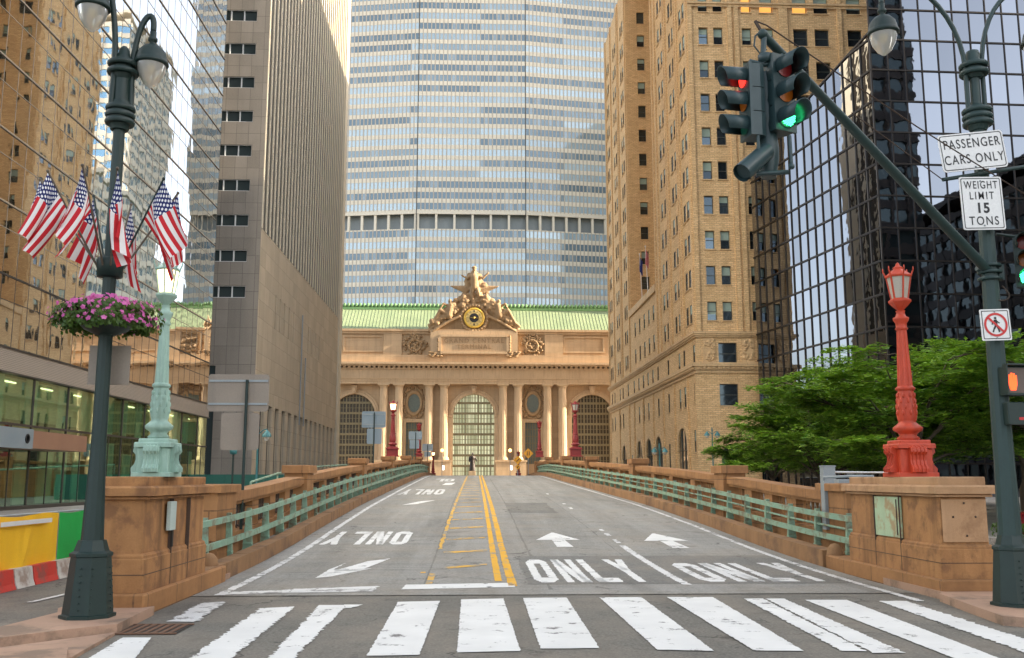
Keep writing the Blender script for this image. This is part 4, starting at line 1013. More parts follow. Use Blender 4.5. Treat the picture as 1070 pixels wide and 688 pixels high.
# ================================================================== BRICK TOWER (right)
BX = 28.2; BY = 120.0; BH = 96.0
BB = thing('brick_building', 'buff brick office tower with street level arches and stone cornices, right of terminal', 'building', (BX + 10, BY, 0))
zy = lambda py, Y=BY, px=740: at(px, py, Y).z
fl0 = zy(325, px=765); FL = (zy(36, px=750) - zy(323, px=765)) / 8
rz = [fl0 + FL * i for i in range(int((BH - fl0 - 2) / FL))]
zc1, zc0 = zy(350, px=765), zy(385, px=765)
q = random.Random(33); items = []; walls = MB()
def sash(face, u0, u1, z0, z1, P, d=.28, lit=False, arch=False):
    bl = q.random(); bh = q.choice([0, 0, .35, .5, .5, .65]) if not arch and u1 - u0 < 2.2 else 0; cel = (q.randint(0, 99), q.randint(0, 99))
    def fn(m):
        if arch:
            r = (u1 - u0) / 2; cz = z1 - r
            m.quad([P(u0, z0, d), P(u1, z0, d)] + [P(u0 + r + r * math.cos(math.pi * t / 10), cz + r * math.sin(math.pi * t / 10), d) for t in range(11)], 0)
            for t in (.33, .67): 
                x = u0 + (u1 - u0) * t; a, b = P(x, z0, d - .06), P(x, cz + r * .9, d - .06); m.beam(a, b, .12, .06, 1)
            m.beam(P(u0, cz, d - .07), P(u1, cz, d - .07), .14, .05, 1); m.beam(P(u0, (z0 + cz) / 2, d - .07), P(u1, (z0 + cz) / 2, d - .07), .14, .05, 1)
            return
        m.pane([P(u0, z0, d), P(u1, z0, d), P(u1, z1, d), P(u0, z1, d)], 3 if lit else 0, cel)
        if bh: m.quad([P(u0 + .04, z1 - (z1 - z0) * bh, d - .015), P(u1 - .04, z1 - (z1 - z0) * bh, d - .015), P(u1 - .04, z1, d - .015), P(u0 + .04, z1, d - .015)], 2)
        zm = (z0 + z1) / 2
        for a, b in (((u0 + .04, z0 + .05), (u1 - .04, z0 + .05)), ((u0 + .04, zm), (u1 - .04, zm)), ((u0 + .04, z1 - .05), (u1 - .04, z1 - .05))): m.beam(P(*a, d - .035), P(*b, d - .035), .05, .08, 1)
        for a in (u0 + .05, u1 - .05): m.beam(P(a, z0, d - .04), P(a, z1, d - .04), .05, .08, 1)
        a, b = P(u0 - .12, z0 - .08, -.05), P(u1 + .12, z0 - .08, -.05); m.beam(a, b, .2, .13, 4)
    c = P((u0 + u1) / 2, (z0 + z1) / 2); items.append((c, (u1 - u0) * (z1 - z0), fn))
def wallp(O, u, n, W, z0, z1, ops, depth=.45, arch=()):
    P = facade(walls, O, u, n, W, z0, z1, ops, depth)
    for o in ops:
        big = len(o) > 4 and o[4] is True
        sash(None, o[0], o[1], o[2], o[3], P, depth - .04, lit=(len(o) > 4 and o[4] == 'lit'), arch=big)
    return P
# fix arch flag for facade(): only True makes an arch
_fac = facade
def facade(mb, O, u, n, W, z0, z1, ops, depth=.3, mi=0, ri=None):
    return _fac(mb, O, u, n, W, z0, z1, [(o[0], o[1], o[2], o[3], len(o) > 4 and o[4] is True) for o in ops], depth, mi, ri)
# south face
ops = []
for zc_ in rz:
    top = zc_ > zy(14, px=750) - 1
    for x in ((29.75, 31.0), (31.75, 33.0), (35.6, 36.9), (38.1, 39.9), (42.6, 44.6), (45.5, 47.5), (50, 52), (53, 55), (58, 60), (61, 63)):
        ops.append((x[0] - BX, x[1] - BX, zc_ - 1.25, zc_ + 1.2) + (('lit',) if top and x[0] in (38.1, 35.6, 42.6) and zc_ < zy(14, px=750) + 4 else ()))
ops.append((31.0 - BX, 33.4 - BX, zy(381, px=770), zy(358.5, px=770))); ops.append((31.0 - BX, 33.4 - BX, zy(424, px=775), zy(401.5, px=775)))
for x in (38, 43, 48, 54, 60): ops.append((x - BX, x + 2.4 - BX, zy(381, px=770), zy(358.5, px=770))); ops.append((x - BX, x + 2.4 - BX, zy(424, px=775), zy(401.5, px=775)))
for x in (31, 38, 45, 52, 59): ops.append((x - BX, x + 3.0 - BX, .8, 6.2, True))
wallp((BX, BY, 0), (1, 0, 0), (0, -1, 0), 40, 0, BH, ops)
# west face: near wing, podium, far wing
def wf(pxs):  # photo columns on the street face -> distance up the street
    return BX * 1016 / (pxs - 495)
yn1, yf0, yf1 = 145.5, 170.5, 198.0
zpod = 31.5
lows = [121.5, 127.3, 130.4, 138.0, 145.9, 150.2, 154.4, 158.7, 163.2, 168.0, 174.6, 180.8, 184.5, 191.5, 195]
def lowops():
    o = []
    r1 = (rz[0] - .0, 1.25)
    for y in lows:
        for zc_, h in ((zy(412, px=775) + .2, 1.35), (zy(370, px=770), 1.35)):
            o.append((y - BY - .62, y - BY + .62, zc_ - h, zc_ + h))
    for a, b, zt_ in ((126.4, 132.4, 8.6), (143.6, 148.9, 8.2), (151.8, 157.2, 8.2), (160.6, 166.0, 8.2), (177.4, 182.6, 8.0)): o.append((a - BY, b - BY, .4, zt_, True))
    for y, z0_, z1_ in ((122.0, 5.2, 8.0), (138.3, 3.2, 6.8), (171.5, 2.5, 6.0), (190, 2.5, 6.0)): o.append((y - BY - .7, y - BY + .7, z0_, z1_))
    return o
zL = rz[0] - FL / 2 + .2
wallp((BX, BY, 0), (0, 1, 0), (-1, 0, 0), yf1 - BY, 0, zL, lowops(), .17)
def upper(y0, y1, ys, z0, z1):
    o = [(y - y0 - .68, y - y0 + .68, zc_ - 1.3, zc_ + 1.15) for zc_ in rz if z0 < zc_ < z1 - 1 for y in ys]
    wallp((BX, y0, 0), (0, 1, 0), (-1, 0, 0), y1 - y0, z0, z1, o, .15)
near = [122.5, 124.5, 129.4, 131.6, 137.3, 139.7]
upper(BY, yn1, near, zL, BH)
upper(yn1, yf0, [148.5, 152.5, 156.7, 161.2, 165.8], zL, zpod)
upper(yf0, yf1, [174.5, 176.6, 184, 186.4, 193.6, 195.6], zL, BH)
# light court
o = [(2.2, 3.6, zc_ - 1.25, zc_ + 1.15) for zc_ in rz if zc_ > zpod + 1] + [(6.5, 8, zc_ - 1.25, zc_ + 1.15) for zc_ in rz if zc_ > zpod + 1]
wallp((BX, yf0, 0), (1, 0, 0), (0, -1, 0), 10, zpod, BH, o)
o = [(u, u + 1.4, zc_ - 1.25, zc_ + 1.15) for zc_ in rz if zc_ > zpod + 1 for u in (3, 8, 13, 18)]
wallp((BX + 10, yn1, 0), (0, 1, 0), (-1, 0, 0), yf0 - yn1, zpod, BH, o)
walls.quad([(BX, yn1, zpod), (BX + 10, yn1, zpod), (BX + 10, yn1, BH), (BX, yn1, BH)])
walls.quad([(BX, yn1, zpod - .01), (BX + 10, yn1, zpod - .01), (BX + 10, yf0, zpod - .01), (BX, yf0, zpod - .01)])
walls.quad([(BX, yf1, 0), (BX + 40, yf1, 0), (BX + 40, yf1, BH), (BX, yf1, BH)]); walls.quad([(BX + 40, BY, 0), (BX + 40, yf1, 0), (BX + 40, yf1, BH), (BX + 40, BY, BH)])
walls.quad([(BX, BY, BH), (BX + 40, BY, BH), (BX + 40, yf1, BH), (BX, yf1, BH)])
walls.build('wall', M['brick'], BB, world=True)
emit_windows(BB, items, [M['gwin'], dull('dark_green_sash', (.05, .06, .05), (.08, .07, .05), .5), M['blind'], M['amber'], M['brickstone']])
# cornices: each one a run round the corner
def run(mb, z0, z1, pr):
    mb.box(BX - pr, BX - .002, BY - pr, yf1, z0, z1); mb.box(BX - .001, BX + 40, BY - pr, BY - .002, z0, z1)
for za_, zb_, big in ((zy(353, px=765), zy(347, px=765), 0), (zy(390, px=765), zy(379.5, px=765), 1)):
    mb = MB(); h = zb_ - za_
    run(mb, za_, za_ + h * .3, .22); run(mb, za_ + h * .301, za_ + h * .62, .42); run(mb, za_ + h * .621, zb_, .7 if big else .55)
    if big:
        y = BY
        while y < yf1: mb.box(BX - .62, BX - .43, y, y + .3, za_ + h * .4, za_ + h * .6); y += .62
        x = BX
        while x < BX + 40: mb.box(x, x + .3, BY - .62, BY - .43, za_ + h * .4, za_ + h * .6); x += .62
    mb.build('cornice', M['brickstone'], BB, world=True)
mb = MB(); zt_ = zy(8, px=740); mb.box(BX, BX + 40, BY - .3, BY - .285, zt_, zt_ + .35); mb.box(BX, BX + 40, BY - .5, BY - .285, zt_ + .351, zt_ + .6); mb.build('cornice', M['brickstone'], BB, world=True)
mb = MB(); mb.box(BX - .35, BX - .001, yn1, yf0, zpod - .9, zpod + .25); mb.build('parapet', M['brickstone'], BB, world=True)
mb = MB()
for y in (BY + .0, 126.1, 127.4, 133.8, 135.0, 141.9, 144.5, 171, 179.6, 181, 189.6, 197): mb.box(BX - .24, BX - .003, y, y + .6, zb_ + .0 if 0 else zy(346.9, px=765), BH)
for x in (BX + .0, 33.6, 34.5, 40.6, 41.2, 48.6, 56, 64): mb.box(x, x + .6, BY - .28, BY - .003, zy(346.9, px=765), BH)
for y in (120, 125, 133.6, 141.5, 149.6, 158.6, 167.5, 172.8, 184.5, 197): mb.box(BX - .22, BX - .003, y, y + .7, 0, zy(390.5, px=765))
mb.build('brick_piers', M['brick'], BB, world=True)
# carved panels beside the big window
for x0 in (29.0, 34.0, 36.2, 41.2):
    f = MB(); qq = random.Random(int(x0 * 7)); z0, z1 = zy(379, px=770), zy(354, px=770)
    f.box(x0, x0 + 1.6, BY - .12, BY - .003, z0, z1)
    for i in range(26): f.ball((x0 + .8 + qq.uniform(-.6, .6), BY - .14, qq.uniform(z0 + .2, z1 - .2)), (.16, .12, .28), 4, M=Matrix.Rotation(qq.uniform(0, 3), 3, 'Y'))
    f.build('carved_panel', M['brickstone'], BB, world=True)
for a, b, zt_ in ((126.4, 132.4, 8.6), (143.6, 148.9, 8.2), (151.8, 157.2, 8.2), (160.6, 166.0, 8.2), (177.4, 182.6, 8.0)):
    r = (b - a) / 2; mx = (a + b) / 2; cz = zt_ - r; f = MB(); V = []; n = 16
    for i in range(n + 1):
        t = math.pi * i / n
        for qv, dd in ((r, .0), (r, .12), (r + .55, .12), (r + .55, 0)): V.append((BX - dd, mx - qv * math.cos(t), cz + qv * math.sin(t)))
    f.add(V, [[4 * i + j, 4 * i + 4 + j, 4 * i + 5 + j, 4 * i + 1 + j] for i in range(n) for j in range(3)]); f.build('arch_surround', M['brickstone'], BB, world=True)
# flagpoles on the podium
for i, (y, nm, lb) in enumerate(((151, 'us', 'small national flag hanging from the pole nearer the street corner of the brick tower podium'), (156.5, 'blue', 'dark blue flag hanging from a pole on the brick tower podium'))):
    F = thing('flag', lb, 'flag', (BX - .3, y, zpod)); f = MB(); f.tube([(0, 0, -.2), (-.3, 0, 7.5)], [.08, .05], 6); f.ball((-.3, 0, 7.6), .14, 4); f.build('flagpole', M['white'], F)
    f = MB(); n = 8
    V = [(-.3 - .05 + .5 * 0 + (.9 * a / n) * .55, -.08 + .16 * math.sin(a * 1.3 + b_ * .3), 7.2 - 2.6 * b_ / 6 - .9 * a / n) for b_ in range(7) for a in range(n + 1)]
    f.add(V, [[b_ * (n + 1) + a, b_ * (n + 1) + a + 1, (b_ + 1) * (n + 1) + a + 1, (b_ + 1) * (n + 1) + a] for b_ in range(6) for a in range(n)], 0, True)
    f.build('cloth', dull('small_flag_cloth_' + nm, (.45, .08, .08) if nm == 'us' else (.02, .03, .15), (.5, .4, .4) if nm == 'us' else (.03, .04, .2), .8, 2), F)

# ================================================================== BLACK GLASS TOWER (right foreground)
KC = Vector((39.7, 90.0, 0)); KU = Vector((-.158, .9874, 0)); KR = Vector((1, .035, 0)).normalized()
KN = Vector((-.9874, -.158, 0)); KS = Vector((.035, -1, 0)).normalized(); KL = 27.9; KW = 56.0; KH = 82.0
KB = thing('glass_tower', 'black gridded glass tower on the right with slanting roof line, behind the red lamp', 'building', (60, 100, 0))
def on_face(px, py):
    d = ray(px, py); o = Vector((0, 0, CH)); t = (KC - o).dot(KN) / d.dot(KN); p = o + d * t; return ((p - KC).dot(KU), p.z)
ua, zA = on_face(899, 44); ub, zB = on_face(832, 117)
slope = (zB - zA) / (ub - ua)
ztop = lambda u: min(KH, zA + slope * (u - ua))
PW, PH = 1.77, 3.27; items = []; mu = MB(); mh = MB(); q = random.Random(77)
nL, nR, nH = int(KL / PW) + 1, int(KW / PW), int(KH / PH)
def tilt(m, O, U, Nn, u0, u1, z0, z1a, z1b, cell):
    a, b, c = [q.gauss(0, .0025) for _ in range(3)]
    pts = [(u0, z0, a + b), (u1, z0, a - b), (u1, z1b, -a - b + c * 0), (u0, z1a, -a + b)]
    # planar twist of the pane about its centre
    m.pane([O + U * u + Nn * (w_ * 1.0) + Vector((0, 0, z)) for u, z, w_ in pts], 0, cell)
for j in range(nL):
    u0, u1 = j * PW, min(KL, (j + 1) * PW)
    for i in range(nH):
        z0 = i * PH; a, b = min((i + 1) * PH, ztop(u0)), min((i + 1) * PH, ztop(u1))
        if b <= z0: continue
        def fn(m, u0=u0, u1=u1, z0=z0, a=a, b=b, i=i, j=j): tilt(m, KC, KU, KN, u0, u1, z0, a, b, (j, i))
        items.append((KC + KU * ((u0 + u1) / 2) + Vector((0, 0, z0 + PH / 2)), PW * PH * .8, fn))
    f0, f1 = KC + KU * u0, KC + KU * u0 + Vector((0, 0, ztop(u0)))
    mu.beam(f0 + KN * .03, f1 + KN * .03, .11, .22)
for j in range(nR):
    for i in range(nH):
        u0, u1, z0 = j * PW, (j + 1) * PW, i * PH
        def fn(m, u0=u0, u1=u1, z0=z0, i=i, j=j): tilt(m, KC, KR, KS, u0, u1, z0, z0 + PH, z0 + PH, (j + 50, i))
        items.append((KC + KR * ((u0 + u1) / 2) + Vector((0, 0, z0 + PH / 2)), PW * PH, fn))
    mu.beam(KC + KR * (j * PW) + KS * .03, KC + KR * (j * PW) + KS * .03 + Vector((0, 0, KH)), .12, .12)
emit_windows(KB, items, [M['gblk']])
for i in range(nH + 1):
    z = i * PH
    # where the sloping roof cuts this level
    ue = KL if ztop(KL) > z else (ua + (z - zA) / slope)
    if ue > 0: mh.beam(KC + KN * .04 + Vector((0, 0, z)), KC + KN * .04 + KU * ue + Vector((0, 0, z)), .14, .2)
    mh.beam(KC + KS * .04 + Vector((0, 0, z)), KC + KS * .04 + KR * KW + Vector((0, 0, z)), .14, .16)
u_ = 0
mh.beam(KC + KU * (ua + (KH - zA) / slope if ua + (KH - zA) / slope > 0 else 0) + Vector((0, 0, min(KH, ztop(0)))), KC + KU * KL + Vector((0, 0, ztop(KL))), .25, .2)
mu.build('vertical_mullions', M['blkmull'], KB, world=True); mh.build('horizontal_mullions', M['blkmull'], KB, world=True)
# body behind the glass with the slanting roof
b0, b1 = KC - KN * .12 - KS * .12, KC + KU * KL - KN * .12
B2 = Vector((KC.x + KW, KC.y + 2, 0)); B3 = Vector((KC.x + KW, 119.4, 0))
mb = MB(); zT0, zT1 = ztop(0) - .3, ztop(KL) - .3
v = [b0, b1, Vector((b1.x + 25, b1.y, 0)), Vector((b0.x + 25, b0.y + 1, 0))]
mb.add([(p.x, p.y, 0) for p in v] + [(b0.x, b0.y, zT0), (b1.x, b1.y, zT1), (v[2].x, v[2].y, zT1), (v[3].x, v[3].y, zT0)], [[0, 1, 5, 4], [1, 2, 6, 5], [2, 3, 7, 6], [3, 0, 4, 7], [4, 5, 6, 7]])
e = KC + KR * KW - KS * .12; s0 = KC - KS * .14 + KR * .2
mb.add([(s0.x, s0.y, 0), (e.x, e.y, 0), (e.x, e.y + 6, 0), (s0.x + .4, s0.y + .4, 0), (s0.x, s0.y, KH), (e.x, e.y, KH), (e.x, e.y + 6, KH), (s0.x + .4, s0.y + .4, KH)], [[0, 1, 5, 4], [1, 2, 6, 5], [2, 3, 7, 6], [3, 0, 4, 7], [4, 5, 6, 7]])
mb.box(66, KC.x + KW, 98.5, 119, 0, 104); mb.build('core', M['dark'], KB, world=True)  # tall rear box is an unseen mass added to shade the granite building

# ================================================================== buildings seen mainly as reflections, and unseen blocks added for shade
def plainblock(label, x0, x1, y0, y1, h, m, fw, fhh, gm, face):
    T_ = thing('office_building', label, 'building', ((x0 + x1) / 2, (y0 + y1) / 2, 0)); mb = MB()
    mb.box(x0 + .3, x1 - .3, y0 + .3, y1 - .3, 0, h - .5); mb.build('core', gm, T_, world=True); mb = MB()
    z = 0
    while z < h - .1:
        mb.box(x0, x1, y0, y1, z, z + fhh * .42); z += fhh
    mb.box(x0 - .2, x1 + .2, y0 - .2, y1 + .2, z, z + 1)
    x = x0
    while x <= x1: mb.box(x - .25, x + .25, y0 - .1, y0 + .29, 0, h - .6); mb.box(x - .25, x + .25, y1 - .29, y1 + .1, 0, h - .6); x += fw
    y = y0
    while y <= y1: mb.box(x0 - .1, x0 + .29, y - .25, y + .25, 0, h - .6); mb.box(x1 - .29, x1 + .1, y - .25, y + .25, 0, h - .6); y += fw
    mb.build('wall', m, T_, world=True)
M['bluegl'] = glass('blue_office_glass', (.25, .42, .55), .8, .05, .02, .6)
plainblock('blue glazed office block standing east of the terminal behind the brick tower', 44, 90, 232, 285, 78, M['conc'], 3, 3.9, M['bluegl'], 0)
plainblock('pale stone office tower far behind the brick tower, east side', 60, 95, 300, 340, 150, M['conc'], 3.2, 3.8, M['bluegl'], 0)
M['dkstone'] = dull('dark_brown_stone', (.06, .05, .045), (.08, .065, .055), .7, .5)
plainblock('wide dark block added out of view on the east side to shade the street', 100, 130, -60, 84, 53, M['dkstone'], 3.6, 4.0, M['gdk'], 0)  # unseen block added to keep direct sun off the foreground street
plainblock('long tall block added farthest east, out of view, to shade the left podium', 200, 240, -130, 130, 106, M['dkstone'], 4.2, 4.2, M['gdk'], 0)  # unseen block added to keep sun off the mirror tower's podium
plainblock('very tall block added out of view to shade the office tower from the east', 130, 175, 300, 430, 330, M['brickstone'], 5, 4.5, M['gdk'], 0)  # unseen block added so the office tower facets stay in shade
plainblock('slim dark tower outside the picture, mirrored in the black glass', 66, 82, -2, 24, 98, M['dkstone'], 3.6, 4.0, M['gdk'], 0)
# ================================================================== TREES (right side)
def tree_mesh(seed, H, CR, nleaf, leaf=.19):
    q = random.Random(seed); tr = MB(); th = H * .30
    P0 = Vector((0, 0, 0)); pts = [Vector((q.uniform(-.05, .05) * i, q.uniform(-.05, .05) * i, th * i / 5)) for i in range(6)]
    tr.tube(pts, [.17 - .014 * i for i in range(6)], 8); pads = []
    nb = 13
    for b in range(nb):
        a = 2 * math.pi * (b / nb * 2.618) + q.uniform(-.3, .3); hh = th * (.85 + .15 * q.random()); L = CR * q.uniform(.75, 1.08) * (1.0 if b % 3 else .6)
        rise = H * q.uniform(.12, .62) if b % 3 else H * q.uniform(.45, .66)
        p = [Vector((0, 0, hh))]
        for k in range(1, 7):
            t = k / 6; p.append(Vector((math.cos(a) * L * t + q.uniform(-.12, .12), math.sin(a) * L * t + q.uniform(-.12, .12), hh + rise * (t ** .7) - .35 * t * t)))
        tr.tube(p, [.085 * (1 - .14 * k) for k in range(7)], 6)
        for k in range(2, 7):
            for s in range(3):
                a2 = a + q.uniform(-1.3, 1.3); l2 = CR * q.uniform(.15, .42); c = p[k] + Vector((math.cos(a2) * l2, math.sin(a2) * l2, q.uniform(-.1, .35)))
                tr.tube([p[k], (p[k] + c) / 2 + Vector((0, 0, .08)), c], [.025, .017, .008], 4); pads.append((c, q.uniform(.42, .85) * CR / 3.4))
    lf = MB(); per = nleaf // len(pads); V = []; F = []
    for c, r in pads:
        tilt = Matrix.Rotation(q.uniform(-.3, .3), 3, 'X') @ Matrix.Rotation(q.uniform(-.3, .3), 3, 'Y')
        for i in range(per):
            t = q.uniform(0, 6.283); rr_ = r * math.sqrt(q.random()); o = tilt @ Vector((rr_ * math.cos(t) * 1.15, rr_ * math.sin(t) * 1.15, q.gauss(0, .075) * r - .2 * rr_ * rr_))
            pz = c + o; s_ = leaf * q.uniform(.5, 1.2); yaw = q.uniform(0, 6.28); tl = q.uniform(-.7, .7)
            ax = Vector((math.cos(yaw), math.sin(yaw), math.sin(tl) * .5)) * s_; bx = Vector((-math.sin(yaw), math.cos(yaw), math.sin(q.uniform(-.7, .7)) * .5)) * s_ * .42
            n = len(V); V += [pz - ax, pz + bx, pz + ax, pz - bx]; F.append([n, n + 1, n + 2, n + 3])
    lf.add(V, F, 0); return tr, lf
variants = []
tl = ['feathery green street tree nearest the stone pedestal with the red lamp', 'feathery green street tree right of the dark sign pole, nearest the camera', 'green street tree left of the red lamp, tips reaching over the balustrade', 'lower green street tree in front of the brick tower corner', 'green street tree behind the red lamp, against the dark glass', 'green street tree far right behind the crossing signal', 'tall green street tree at the right edge behind the traffic signal', 'green street tree between the red lamp and the no pedestrians sign']
tp = [(17.5, 38, 7.6, 4.2), (24.5, 40, 9.6, 4.6), (17.0, 47, 6.9, 3.5), (19.0, 61, 6.6, 3.2), (21.5, 50, 8.6, 4.4), (30, 52, 10.6, 4.8), (36, 62, 12.0, 5.0), (26.5, 64, 10.4, 4.8)]
for i, ((x, y, h, r), lb) in enumerate(zip(tp, tl)):
    if i < 4:
        tr, lf = tree_mesh(50 + i, 8.0, 4.2, 27000)
        t = thing('street_tree', lb, 'tree', (x, y, 0), 0, 'street trees beside the viaduct'); tr.build('trunk', M['bark'], t); lf.build('crown', M['leaf'], t); variants.append(t)
    else:
        t = copytree(variants[i % 4]); t.location = (x, y, 0); t.rotation_euler.z = i * 1.3; t['label'] = lb
    t.scale = (r / 4.2, r / 4.2, h / 8.0)
# ================================================================== GUARDRAILS
def posts(side, d0, d1, step):
    o = []; d = d0
    while d <= d1: o.append(d); d += step
    return o
for side, lb, d0, d1 in ((-1, 'mint green two-rail guardrail along the left kerb of the viaduct', 17.6, 108), (1, 'mint green two-rail guardrail along the right kerb of the viaduct', 18.9, 108)):
    off = (lambda d: XL(d) - .52) if side < 0 else (lambda d: XR(d) + .55)
    g = thing('guardrail', lb, 'guardrail', (off(d0), d0, prof(d0)))
    for zc_, w_, h_ in ((1.02, .07, .12), (.56, .07, .12)):
        mb = MB(); d = d0 - .4; so_ = off
        while d < d1:
            st = 2.0; a = (off(d) - side * .08, d, prof(d) + zc_); b = (off(d + st) - side * .08, d + st, prof(d + st) + zc_); mb.beam(a, b, w_, h_); d += st
        mb.build('rail', M['mint'], g, world=True)
    mb = MB()
    if side > 0: mb.tube([(off(d), d, prof(d) + .78) for d in np.arange(d0 - .4, d1, 2.0)], .028, 6); mb.build('rail', M['mint'], g, world=True)
    for d in posts(side, d0 + 1.6, d1, 1.85 if side < 0 else 1.9):
        x = off(d) + side * .03; z = prof(d); f = MB()
        f.prism([(x - .14, d - .07), (x + .14, d - .07), (x + .14, d + .07), (x - .14, d + .07)], z + .05, z + .17)
        f.add([(x - .11, d - .05, z + .17), (x + .11, d - .05, z + .17), (x + .11, d + .05, z + .17), (x - .11, d + .05, z + .17), (x - .05, d - .05, z + 1.12), (x + .05, d - .05, z + 1.12), (x + .05, d + .05, z + 1.12), (x - .05, d + .05, z + 1.12)], [[0, 1, 5, 4], [1, 2, 6, 5], [2, 3, 7, 6], [3, 0, 4, 7], [4, 5, 6, 7]])
        f.box(x - .10, x + .10, d - .09, d + .09, z + .3, z + .33)
        f.build('post', M['mint'], g, world=True)
# ================================================================== BALUSTRADES
def baluster(mb, x, d, z0, z1):
    h = z1 - z0; mb.lathe([(.055, 0), (.06, h * .08), (.03, h * .14), (.055, h * .3), (.065, h * .42), (.035, h * .62), (.028, h * .8), (.05, h * .9), (.05, h)], (x, d, z0), 6)
PIERS = [(31.5, 1.2), (47.5, 1.2), (64, 1.5), (80.5, 1.3), (98, 1.5), (116, 1.5)]
for side in (-1, 1):
    ctr = (lambda d: XL(d) - .95) if side < 0 else (lambda d: XR(d) + 1.02)
    w0, d0 = (.34, 21.3) if side < 0 else (.34, 22.6)
    b = thing('balustrade', 'brown stone balustrade with dark iron grilles along the left side of the viaduct' if side < 0 else 'brown stone balustrade with turned stone balusters along the right side of the viaduct', 'balustrade', (ctr(20), 20, 0))
    lo, hi = lambda d: ctr(d) - .17, lambda d: ctr(d) + .17
    mb = MB(); strip(mb, lambda d: ctr(d) - .24, lambda d: ctr(d) + .24, .62, 20.0, 116, 2, -4); mb.build('base_wall', M['brownb'], b, world=True)
    mb = MB(); strip(mb, lambda d: ctr(d) - .27, lambda d: ctr(d) + .27, 1.52, d0, 116, 2, 1.30); strip(mb, lambda d: ctr(d) - .21, lambda d: ctr(d) + .21, 1.299, d0, 116, 2, 1.22); mb.build('coping', M['brownb'], b, world=True)
    # pier pieces
    for d, w_ in [(21.0 if side < 0 else 21.6, 1.6)] + PIERS:
        z = prof(d); f = MB(); big = d > 30
        f.box(ctr(d) - .36, ctr(d) + .36, d - w_ / 2, d + w_ / 2, z - 2, z + (1.6 if big else 1.55))
        f.box(ctr(d) - .44, ctr(d) + .44, d - w_ / 2 - .1, d + w_ / 2 + .1, z + (1.601 if big else 1.551), z + (1.85 if big else 1.72), 0, .02)
        f.box(ctr(d) - .41, ctr(d) + .41, d - w_ / 2 - .06, d + w_ / 2 + .06, z - 2, z + .45)
        f.build('pier', M['brownb'], b, world=True)
    ends = [21.8 if side < 0 else 22.4] + [p[0] for p in PIERS]
    for a, c in zip(ends, ends[1:]):
        n = 4 if c < 90 else 2; s0, s1 = a + .7, c - .7; L_ = (s1 - s0) / n
        for i in range(n):
            p0, p1 = s0 + i * L_ + .35, s0 + (i + 1) * L_ - .35
            if i: 
                f = MB(); f.box(ctr(p0) - .17, ctr(p0) + .17, p0 - .699, p0 - .001, prof(p0) + .6, prof(p0) + 1.24); f.build('panel_block', M['brownb'], b, world=True)
            f = MB(); nb = int((p1 - p0) / (.26 if side > 0 else .22)); nb = min(nb, 16) if c < 70 else min(nb, 8)
            for k in range(nb):
                d = p0 + (p1 - p0) * (k + .5) / nb
                if side > 0: baluster(f, ctr(d), d, prof(d) + .62, prof(d) + 1.23)
                else:
                    f.beam((ctr(d), d, prof(d) + .62), (ctr(d), d, prof(d) + 1.23), .035, .035)
                    zc_ = prof(d) + (1.08 if k % 2 else .95); rr_ = .075
                    f.tube([(ctr(d), d + rr_ * math.cos(t * .785), zc_ + rr_ * math.sin(t * .785)) for t in range(9)], .014, 4, cap=False)
            if side < 0:
                for zz in (.67, 1.18): f.beam((ctr(p0), p0, prof(p0) + zz), (ctr(p1), p1, prof(p1) + zz), .04, .04)
            f.build('grille' if side < 0 else 'baluster_panel', M['iron'] if side < 0 else M['brown'], b, world=True)['kind'] = 'stuff' if 0 else 'part' if 0 else ''
for o in bpy.data.objects:
    if o.get('kind') == '': del o['kind']

# ================================================================== PEDESTALS
def pedestal(label, x0, x1, y0, y1, H, inner, lowflip):
    t = thing('stone_pedestal', label, 'pedestal', ((x0 + x1) / 2, (y0 + y1) / 2, 0)); mb = MB(); e = .0
    mb.box(x0 - .06, x1 + .06, y0 - .1, y1 + 1.2, -.1, .30, 0, .025); mb.build('plinth', M['brownb'], t, world=True)
    mb = MB(); mb.box(x0 + .0, x1 - .0, y0, y1, .301, .78, 0, .02); mb.box(x0 + .015, x1 - .015, y0 + .015, y1 - .015, .781, .84, 0, .03); mb.box(x0 + .06, x1 - .06, y0 + .06, y1 - .06, .841, 1.60, 0, .01)
    # joints of the stone blocks
    mb.build('die', M['brown'], t, world=True)
    f = MB()
    for yy in (y0 + (y1 - y0) * .38, y0 + (y1 - y0) * .66):
        xs_ = x1 if inner > 0 else x0
        f.box(min(xs_ - .004, xs_ - inner * .055), max(xs_ + .004, xs_ - inner * .055), yy - .008, yy + .008, .31, 1.59)
    f.box(x0 - .004, x1 + .004, y0 - .004, y1 + .004, .545, .556); f.build('joints', M['iron'], t, world=True)
    mb = MB(); mb.box(x0 - .02, x1 + .02, y0 - .02, y1 + .02, 1.601, 1.65, 0, .02); mb.box(x0 - .08, x1 + .08, y0 - .08, y1 + .08, 1.651, 1.79, 0, .03); mb.box(x0 + .05, x1 - .05, y0 + .05, y1 - .05, 1.791, 1.925, 0, .015)
    mb.build('cap', M['brown'] if inner > 0 else M['brown2'], t, world=True); return t
pdl = pedestal('brown granite pedestal at the left corner of the viaduct carrying the pale mint lamp', -5.34, -4.64, 14.1, 17.3, 1.93, 1, 0)
pdr = pedestal('brown granite pedestal with a mint door at the right corner carrying the red lamp', 7.52, 8.42, 15.55, 19.4, 1.93, -1, 0)
f = MB(); f.box(7.60, 8.34, 15.585, 15.60, .88, 1.56); fp = f.build('front_slab', M['brown2'], pdr, world=True); fp['label'] = 'paler stone slab with rusty bolt heads'
f = MB()
for x, z in ((7.78, 1.28), (8.15, 1.28), (7.97, 1.5), (7.99, .98)): f.ball((x, 15.58, z), .018, 4)
f.build('bolt', M['iron'], fp, world=True)
